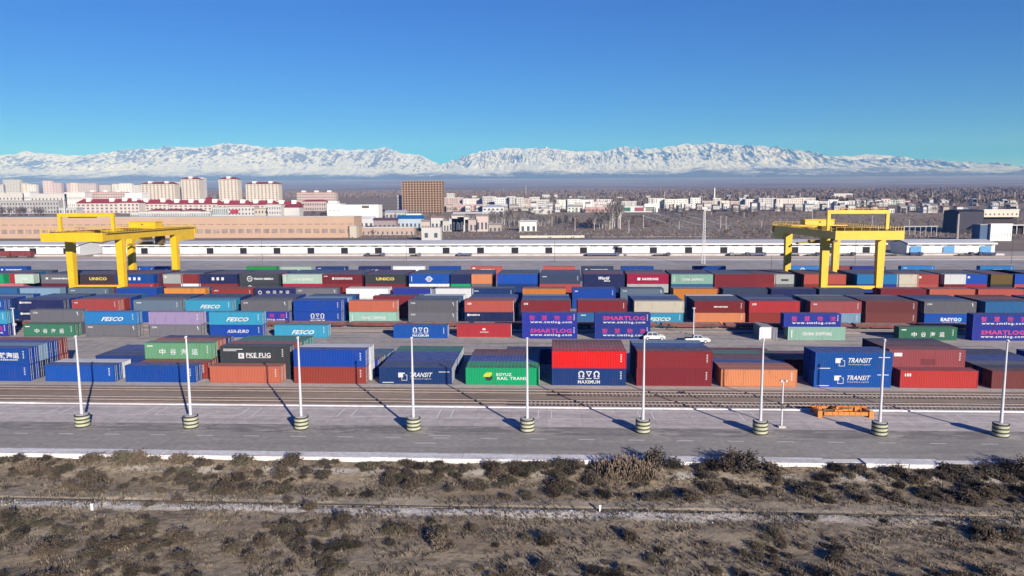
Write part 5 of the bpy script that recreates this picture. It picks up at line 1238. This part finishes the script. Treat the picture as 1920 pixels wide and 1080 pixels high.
# ------------------------------------------------------------------ poles, pylon
def pole(px, pyb, pyt, lab, r_=.16, Y=None, col='steel', head=True, group='utility poles beyond the yard'):
    if Y is None:
        X, Y = at(px, pyb) if pyb < 448 else gp(px, pyb)
    else: X = xat(px, Y, 5)
    z0 = zt(Y); z1 = zat(px, pyt, Y)
    e = empty('utility_pole', (X, Y, z0)); tag(e, lab, 'pole', group)
    m = MB(); m.tube((0, 0, -.3), (0, 0, z1 - z0), r_, r_ * .6, 8); m.build('pole', MAT[col], e)
    if head: m = MB(); m.box(-1.0, 1.0, -.08, .08, z1 - z0 - .5, z1 - z0 - .3); m.build('crossarm', MAT[col], e)
for k, (px, yb, yt) in enumerate(((492, 491, 448), (762, 489, 447), (1040, 491, 447), (1603, 496, 448), (1896, 494, 437), (1446, 504, 478))):
    pole(px, yb, yt, '%s thin steel pole from the left on the pale yard road' % ORD[k], .12, None, 'darksteel', False, 'thin poles before the warehouse')
pole(123, 404, 368, 'tall white mast above the left crane portal', .9, 860, 'polewhite', False)
for k, (px, yb, yt) in enumerate(((974, 436, 415), (1078, 433, 408), (1179, 436, 413), (1206, 428, 403), (1273, 430, 415), (1351, 428, 405), (1361, 430, 406), (1334, 403, 398), (1395, 408, 398), (1523, 410, 390), (1635, 424, 404), (869, 436, 422), (1704, 432, 412), (1740, 432, 412), (1767, 431, 412), (1777, 431, 413), (1808, 431, 411), (1836, 433, 409), (1862, 420, 405), (1428, 425, 414), (20, 404, 392), (35, 404, 391), (54, 404, 390), (74, 404, 391), (1883, 423, 400), (1905, 425, 405), (986, 366, 348), (1246, 372, 359), (1292, 372, 359), (1707, 372, 361), (1748, 374, 361), (1836, 378, 361), (1902, 376, 360), (1500, 372, 362))):
    pole(px, yb, yt, '%s slender pale pole from the first, standing beyond the warehouse' % ORD[k] if k < len(ORD) else 'slender pale pole far away above the roofs', .35 if yb > 390 else .8, None, 'concrete', yb > 390)
X = 76.0; Y = 350.
py_ = empty('lattice_pylon', (X, Y, 0)); tag(py_, 'tall slender lattice pylon standing before the white warehouse', 'pylon')
H = zat(1320, 393, Y); m = MB()
for sx_ in (-1, 1):
    for sy in (-1, 1): m.bar((sx_ * .75, sy * .75, 0), (sx_ * .32, sy * .32, H), .16)
m.build('corner_legs', MAT['steel'], py_)
m = MB(); n = 20
for i in range(n):
    z0, z1 = H * i / n, H * (i + 1) / n; w0 = .75 - .43 * i / n; w1 = .75 - .43 * (i + 1) / n
    for s_ in (-1, 1):
        m.bar((-w0 * s_, -w0, z0), (w1 * s_, -w1, z1), .09); m.bar((-w0, -w0 * s_, z0), (-w1, w1 * s_, z1), .09)
m.build('lattice', MAT['steel'], py_)
m = MB(); m.box(-1.2, 1.2, -1, 1, H, H + .3); m.box(-1.3, 1.3, -.3, .3, H + .3, H + 1.2); m.build('lamp_platform', MAT['steel'], py_)
pt2 = empty('tall_chimney', (xat(1794, 470, 5), 470, 0)); tag(pt2, 'tall pale concrete post at right before the dark shed', 'post')
m = MB(); m.tube((0, 0, 0), (0, 0, zat(1796, 401, 470)), .9, .65, 10); m.build('shaft', wm_((.34, .31, .29)), pt2)

# ------------------------------------------------------------------ vegetation
def twigmat(name, c, var=.4):
    m, t, b = newmat(name, .9, .1); oi = N(t, 'ShaderNodeObjectInfo'); g = N(t, 'ShaderNodeNewGeometry').outputs['Position']
    f = nz(t, g, 2.2, 3)
    col = ramp(t, f, [(.3, tuple(x * (1 - var) for x in c)), (.7, tuple(x * (1 + var) for x in c))]).outputs[0]
    hs = N(t, 'ShaderNodeHueSaturation'); t.links.new(col, hs.inputs['Color']); t.links.new(math_(t, 'MULTIPLY_ADD', oi.outputs['Random'], .6, .7), hs.inputs['Value'])
    t.links.new(hs.outputs[0], b.inputs['Base Color']); return m
TWG = [twigmat('dark twigs', (.075, .062, .050)), twigmat('brown twigs', (.115, .088, .064)), twigmat('olive twigs', (.098, .086, .060))]
STR = twigmat('straw', (.22, .175, .12), .35)
BRK = [twigmat('grey bark', (.13, .115, .105)), twigmat('pale bark', (.36, .33, .30), .25), twigmat('brown bark', (.10, .072, .058))]
def shrub_mesh(seed, h, w_, n, leafy):
    r = random.Random(seed); m = MB()
    for i in range(n):
        a = r.uniform(0, 6.283); e = r.uniform(.15, 1.45); L = h * r.uniform(.55, 1.05) * (.75 + .25 * math.sin(e))
        o = Vector((r.gauss(0, w_ * .22), r.gauss(0, w_ * .22), 0)); d = Vector((math.cos(a) * math.cos(e) * w_ / h, math.sin(a) * math.cos(e) * w_ / h, math.sin(e)))
        tip = o + d * L; s_ = Vector((-math.sin(a), math.cos(a), 0)) * .022
        m.quad([o - s_, o + s_, tip + s_ * .3, tip - s_ * .3])
        for q in range(leafy):
            p = o + d * L * r.uniform(.3, 1.02) + Vector((r.gauss(0, .09), r.gauss(0, .09), r.gauss(0, .07))) * w_
            u_ = Vector((r.gauss(0, 1), r.gauss(0, 1), r.gauss(0, 1))).normalized(); v_ = u_.orthogonal().normalized(); sz = r.uniform(.06, .13) * (1 + h * .25)
            m.quad([p, p + u_ * sz, p + u_ * sz * .9 + v_ * sz * .5, p + v_ * sz * .6])
    return m
SHM = []; SHH = [1.0, 1.3, .8, 1.5, .7, 1.1, .6, 1.8]
for i in range(8):
    lf = [5, 6, 4, 7, 5, 6, 3, 6][i]; hh = [1.0, 1.3, .8, 1.5, .7, 1.1, .6, 1.8][i]; ww_ = [.9, 1.1, .9, 1.0, .9, 1.2, .8, 1.2][i]
    SHM.append(shrub_mesh(40 + i, hh, ww_, 170, lf + 4).mesh('shrub', [TWG[i % 3]]))
SH_L = ['dark leafless shrub among the many in the near scrub', 'brown dry shrub among the many in the near scrub', 'dull olive shrub among the many in the near scrub']
pts = []
def tryshrub(x, y, s_): pts.append((x, y, s_))
r = random.Random(11)
# clumps: upper band, thicker to the right; lower band
for _ in range(4600):
    x = r.uniform(-72, 74); y = r.uniform(50, 80.2)
    if abs(x) > y * .80 + 4: continue
    dn = noise.noise(Vector((x / 9, y / 4.5, 7))) + .35 * noise.noise(Vector((x / 3, y / 2, 1)))
    if y > 72.3: p = .50 + dn * 1.5 + (.28 if x > -12 else .02)
    elif y > 66.5: p = .02
    else: p = .34 + dn * 1.6 - (.10 if x > 8 else 0)
    if r.random() < p * .62: tryshrub(x, y, r.uniform(.4, 1.05) * (1.0 if y > 71 else .85))
big = [(gp(px, py, -1.2), s_) for px, py, s_ in ((1400, 892, 1.9), (1440, 888, 1.5), (1370, 885, 1.5), (1330, 880, 1.6), (1560, 885, 1.3), (1760, 884, 1.8), (1790, 888, 1.4), (1840, 886, 1.6), (1880, 892, 1.8), (1905, 884, 1.5), (185, 868, 1.5), (250, 862, 1.4), (345, 872, 1.8), (310, 862, 1.1), (278, 865, 1.1), (455, 880, 1.6), (120, 856, 1.0), (560, 865, 1.3), (995, 870, 1.0), (1048, 872, 1.2), (1115, 866, 1.0), (1225, 885, 1.7), (1260, 880, 1.2), (830, 868, .8), (180, 905, 1.1), (60, 890, 1.2))]
k = 0; rest = MB(); allp = [(x, y, s_, True) for (x, y), s_ in big] + [(x, y, s_, False) for x, y, s_ in pts]
for (x, y, s_, bg_) in allp:
    if y > 80.2: y = 80.2
    vi = r.randrange(8); z = zs(x, y) - .05; rz = r.uniform(0, 6.28)
    if k < 290:
        o = mobj('shrub', SHM[vi], None, (x, y, z), None, rz, (s_ * r.uniform(.85, 1.25), s_, s_ * r.uniform(.6, .95)))
        mq = (x / (y / 91.7) + 63.2) / 15.17; msk = min(8, max(0, round(mq))); lr = 'left' if mq < msk else 'right'
        bnd = 'by the kerb' if y > 78 else ('in upper scrub' if y > 71 else ('near the gravel line' if y > 65 else 'in lower scrub'))
        szw = 'tall' if s_ * SHH[vi] > 1.35 else ('low' if s_ * SHH[vi] < .7 else 'rounded')
        tag(o, '%s %s %s, %s below %s mast from left' % (szw, ['dark leafless shrub', 'brown dry shrub', 'dull olive shrub'][vi % 3], bnd, lr, ORD[msk]), 'shrub', ['dark leafless shrubs of the scrub', 'brown dry shrubs of the scrub', 'olive shrubs of the scrub'][vi % 3])
    else:
        me = SHM[vi]; n = len(rest.v); c_, s2 = math.cos(rz), math.sin(rz)
        st = 1
        rest.v += [(x + (v.co.x * c_ - v.co.y * s2) * s_, y + (v.co.x * s2 + v.co.y * c_) * s_, z + v.co.z * s_ * .75) for v in me.vertices]
        for f in me.polygons: rest.f.append(tuple(n + i for i in f.vertices)); rest.m.append(vi % 3)
    k += 1
tag(rest.build('low_scrub', TWG), kind='stuff')
# dry grass and stones
m = MB()
for _ in range(42000):
    x = r.uniform(-75, 78); y = r.uniform(47, 80.6)
    if abs(x) > y * .82 + 4: continue
    dn = noise.noise(Vector((x / 5, y / 3, 17)))
    if dn < r.uniform(-.45, .35): continue
    z = zs(x, y) - .02; h = r.uniform(.10, .38); mi = 3 if r.random() < .30 else r.randrange(3)
    for q in range(3):
        a = r.uniform(0, 6.28); dx, dy = math.cos(a) * .06, math.sin(a) * .06; ox, oy = r.gauss(0, .12), r.gauss(0, .12)
        m.quad([(x + ox - dx, y + oy - dy, z), (x + ox + dx, y + oy + dy, z), (x + ox + dx * .3 + r.gauss(0, .08), y + oy + dy * .3, z + h)], mi)
tag(m.build('dry_grass', TWG + [STR]), kind='stuff')
m = MB()           # tall reeds near the kerb
for _ in range(900):
    x = xat(r.triangular(1110, 1235, 1180), 79, 0); y = r.uniform(76.5, 80.4); z = zs(x, y); h = r.uniform(.5, 1.5); lx = r.gauss(.1, .25)
    m.quad([(x - .018, y, z), (x + .018, y, z), (x + lx + .01, y + r.gauss(0, .15), z + h), (x + lx - .01, y, z + h)])
    m.quad([(x + lx, y, z + h - .22), (x + lx + .05, y, z + h - .2), (x + lx + .08, y, z + h + .05), (x + lx, y, z + h + .1)])
tag(m.build('reeds', twigmat('reed', (.24, .18, .13), .3)), 'patch of tall tawny reeds leaning over the road kerb', 'reeds', kind='stuff')
m = MB()
for _ in range(1100):
    if r.random() < .86: x = r.uniform(-62, 60); y = 68.7 - .008 * x + r.gauss(0, .6); 
    else: x = r.uniform(-70, 70); y = r.uniform(50, 80)
    if x > 20 and r.random() < .6: continue
    z = zs(x, y); s_ = r.uniform(.03, .09); m.tube((x, y, z - .02), (x + r.gauss(0, .03), y, z + s_ * .8), s_, s_ * .5, 5)
tag(m.build('stones', flat('pale stones', (.40, .37, .33), .9, .2, .25, 2)), kind='stuff')
for k, (px, py) in enumerate(((173, 957), (1125, 957))):
    x, y = gp(px, py, -1); m = MB(); m.box(-.09, .09, -.09, .09, 0, .8); m.box(-.11, .11, -.11, .11, .62, .8)
    o = m.build('marker_post', flat('white marker paint', (.75, .75, .75)), None, (x, y, zs(x, y) - .05)); tag(o, ['white marker post on the gravel line at left', 'white marker post on the gravel line right of centre'][k], 'marker post')

def bare_tree(seed, h, wd, n, bark, conifer=False, narrow=False, white=False):
    r = random.Random(seed); tr = MB(); cr = MB()
    tr.tube((0, 0, -.3), (r.gauss(0, .1), 0, h * .8), h * .022, h * .006, 6, 0, False)
    if conifer:
        for i in range(n):
            t_ = r.random() ** .8; z = h * (.12 + .88 * t_); rr = wd * .5 * (1 - t_) + .1; a = r.uniform(0, 6.28)
            p = Vector((math.cos(a) * rr * r.uniform(.2, 1), math.sin(a) * rr * r.uniform(.2, 1), z)); s_ = h * .05
            cr.quad([p, p + Vector((math.cos(a) * s_, math.sin(a) * s_, -s_ * .6)), p + Vector((-math.sin(a) * s_ * .6, math.cos(a) * s_ * .6, s_ * .2))])
    else:
        limbs = []
        for i in range(9):
            z0 = h * r.uniform(.18, .65); a = r.uniform(0, 6.28); e = r.uniform(.9, 1.25) if narrow else r.uniform(.5, 1.1); L = (h - z0) * r.uniform(.55, .9)
            d = Vector((math.cos(a) * math.cos(e), math.sin(a) * math.cos(e), math.sin(e))) ; p0 = Vector((0, 0, z0)); p1 = p0 + d * L
            tr.tube(p0, p1, h * .009, h * .003, 4, 0, False); limbs.append((p0, p1))
        limbs.append((Vector((0, 0, h * .5)), Vector((0, 0, h))))
        for i in range(n):
            p0, p1 = r.choice(limbs); p = p0.lerp(p1, r.uniform(.2, 1)); d = Vector((r.gauss(0, 1), r.gauss(0, 1), r.gauss(.8, .7) + (1.2 if narrow else 0))).normalized()
            L = h * r.uniform(.06, .16); q = p + d * L; s_ = d.orthogonal().normalized() * h * .0045
            cr.quad([p - s_, p + s_, q + s_ * .3, q - s_ * .3]); 
            d2 = (d + Vector((r.gauss(0, .6), r.gauss(0, .6), .2))).normalized(); q2 = p + d2 * L * .8; cr.quad([p, p + s_, q2])
    return tr.mesh('trunk', [bark]), cr.mesh('crown', [bark if not white else BRK[0]])
CON = twigmat('conifer green', (.025, .035, .025))
TV = {'bare': [bare_tree(100 + i, 10, 6, 260, BRK[i % 2 * 2]) for i in range(4)], 'poplar': [bare_tree(120 + i, 16, 3, 260, BRK[1], narrow=True, white=True) for i in range(3)], 'conifer': [bare_tree(130 + i, 12, 5, 420, CON, conifer=True) for i in range(2)], 'brown': [bare_tree(140 + i, 8, 6, 300, BRK[2]) for i in range(3)]}
TL = {'bare': ('bare_tree', 'bare grey crowned tree standing beyond the white warehouse'), 'poplar': ('poplar_tree', 'tall bare poplar with a pale trunk beyond the white warehouse'), 'conifer': ('conifer_tree', 'dark narrow conifer before the white town blocks'), 'brown': ('bare_tree', 'low brown bare tree in the waste land beyond the warehouse')}
TH = {'bare': 10, 'poplar': 16, 'conifer': 12, 'brown': 8}
ntree = 0
def tree(kind, px, py, hpx):
    global ntree
    X, Y = at(px, py); h = hpx * Y / FPX; tm, cm_ = TV[kind][r.randrange(len(TV[kind]))]; s_ = h / TH[kind]
    e = empty(TL[kind][0], (X, Y, zt(Y)), r.uniform(0, 6.28)); e.scale = (s_ * r.uniform(.85, 1.3),) * 2 + (s_,)
    mobj('trunk', tm, e); mobj('crown', cm_, e); lm = [(120, 'at the far left edge of town'), (560, 'along the tan factory'), (670, 'beside the white mill'), (750, 'left of the ochre tower'), (850, 'below the ochre tower'), (960, 'right of the platform roof'), (1010, 'left of the conifers'), (1060, 'among the dark conifers'), (1120, 'right of the cream wall'), (1170, 'left of the shopping hall'), (1235, 'below the shopping hall'), (1300, 'beside the diagonal tracks'), (1340, 'around the lattice pylon'), (1400, 'below the pink blocks'), (1450, 'left of the right crane'), (1520, 'behind the right crane trolley'), (1600, 'behind the right crane portal'), (1650, 'under the crane portal beam'), (1700, 'in the suburb near the open canopy'), (1735, 'above the open canopy'), (1770, 'right of the open canopy'), (1800, 'in the suburb left of the navy shed'), (1840, 'above the navy shed'), (9999, 'around the cream hall at right')]
    hw_ = 'taller ' if h > TH[kind] * 1.15 else ('shorter ' if h < TH[kind] * .8 else '')
    hw_ = hw_ + ('nearer ' if Y < 620 else ('farther ' if Y > 900 else ''))
    tag(e, hw_ + TL[kind][1].replace(' beyond the white warehouse', '').replace(' standing', '').replace(' in the waste land beyond the warehouse', '').replace(' before the white town blocks', '') + ' ' + [w__ for q__, w__ in lm if px < q__][0], 'tree', {'bare': 'bare grey trees beyond the warehouse', 'poplar': 'pale poplars beyond the warehouse', 'conifer': 'dark conifers before the town', 'brown': 'low brown bare trees'}[kind]); ntree += 1
for _ in range(34): tree('bare', r.uniform(-20, 112), r.uniform(403, 407), r.uniform(14, 22))
for _ in range(24): tree('poplar', r.uniform(915, 968), r.uniform(420, 428), r.uniform(20, 30))
for _ in range(30): tree('poplar', r.uniform(960, 1036), r.uniform(418, 426), r.uniform(16, 26))
for _ in range(18): tree('poplar', r.uniform(1112, 1144), r.uniform(426, 432), r.uniform(24, 34))
for _ in range(8): tree('poplar', r.uniform(1146, 1164), r.uniform(426, 430), r.uniform(45, 56))
for _ in range(18): tree('conifer', r.uniform(1040, 1080), r.uniform(417, 422), r.uniform(9, 15))
for _ in range(8): tree('brown', r.uniform(1078, 1112), r.uniform(425, 431), r.uniform(16, 24))
for _ in range(38): tree('brown', r.uniform(1165, 1300), r.uniform(410, 430), r.uniform(8, 16))
for px in (1241, 1248, 1262, 1268, 1272, 1277): tree('conifer', px, r.uniform(399, 402), r.uniform(15, 21))
for _ in range(46): tree('bare', r.uniform(850, 1150), r.uniform(394, 404), r.uniform(8, 13))
for _ in range(22): tree('bare', r.uniform(1240, 1600), r.uniform(394, 400), r.uniform(7, 12))
for _ in range(22): tree('bare', r.uniform(1280, 1460), r.uniform(398, 410), r.uniform(8, 17))
for _ in range(12): tree('bare', r.uniform(1375, 1415), r.uniform(402, 410), r.uniform(12, 20))
for _ in range(18): tree('bare', r.uniform(1440, 1600), r.uniform(400, 412), r.uniform(8, 16))
for _ in range(14): tree('brown', r.uniform(1340, 1440), r.uniform(438, 445), r.uniform(8, 14))
for _ in range(12): tree('brown', r.uniform(668, 830), r.uniform(434, 442), r.uniform(8, 15))
for _ in range(10): tree('bare', r.uniform(720, 860), r.uniform(408, 422), r.uniform(9, 16))
for _ in range(14): tree('bare', r.uniform(560, 616), r.uniform(405, 409), r.uniform(8, 13))
for _ in range(60): tree('bare', r.uniform(1600, 1930), r.uniform(376, 400), r.uniform(9, 20))
for _ in range(12): tree('brown', r.uniform(1800, 1930), r.uniform(435, 448), r.uniform(8, 16))
for _ in range(8): tree('brown', r.uniform(200, 660), r.uniform(440, 443), r.uniform(6, 10))
# far wood: too many to count
m = MB()
for _ in range(20000):
    px = r.uniform(-60, 1980); Y = 1180 + 2600 * r.random() ** 1.4
    if px < 850 and Y < 1700: continue
    X = xat(px, Y, 30); h = r.uniform(2.5, 6); w_ = r.uniform(2.5, 7); z = zt(Y)
    for q in range(2):
        a = r.uniform(0, 3.14); ca, sa = math.cos(a) * w_ / 2, math.sin(a) * w_ / 2
        m.quad([(X - ca, Y - sa, z - 1), (X + ca, Y + sa, z - 1), (X + ca * .8, Y + sa * .8, z + h * r.uniform(.6, 1)), (X + r.gauss(0, .5), Y, z + h), (X - ca * .8, Y - sa * .8, z + h * r.uniform(.5, .9))], r.randrange(2))
tag(m.build('far_wood', [twigmat('far wood brown', (.17, .135, .12), .2), twigmat('far wood grey', (.22, .185, .17), .2)]), kind='stuff')
# undergrowth behind the warehouse
m = MB()
for _ in range(9000):
    px = r.uniform(640, 1940); py = r.uniform(402, 447)
    if 1797 < px < 1900 and py < 425: continue
    X, Y = at(px, py)
    if Y > 1100: continue
    z = zt(Y); h = r.uniform(.3, 1.4); w_ = r.uniform(.5, 1.7)
    a = r.uniform(0, 3.14); ca, sa = math.cos(a) * w_ / 2, math.sin(a) * w_ / 2
    m.quad([(X - ca, Y - sa, z - .2), (X + ca, Y + sa, z - .2), (X + ca * .7, Y + sa * .7, z + h * r.uniform(.6, 1)), (X - ca * .5, Y - sa * .5, z + h)], r.randrange(3))
tag(m.build('undergrowth', [twigmat('brown brush', (.11, .082, .065)), twigmat('grey brush', (.12, .105, .09)), twigmat('pale brush', (.17, .14, .115))]), kind='stuff')

# ------------------------------------------------------------------ haze: the air between here and the mountains
m = MB(); m.box(-19500, 19500, -310, 23800, -4, 1950)
hz_ = bpy.data.materials.new('air'); hz_.use_nodes = True; t = hz_.node_tree; t.nodes.remove(t.nodes['Principled BSDF'])
pv = N(t, 'ShaderNodeVolumePrincipled'); pv.inputs['Color'].default_value = (.15, .38, 1.0, 1); pv.inputs['Absorption Color'].default_value = (1, 1, 1, 1); pv.inputs['Density'].default_value = 7.6e-5; pv.inputs['Anisotropy'].default_value = -0.15
t.links.new(pv.outputs[0], t.nodes['Material Output'].inputs['Volume'])
o = m.build('haze', hz_); tag(o, kind='stuff')
print('containers', NC, 'windows', nwin, 'trees', ntree, 'objects', len(bpy.data.objects), 'shrubs', len(allp))
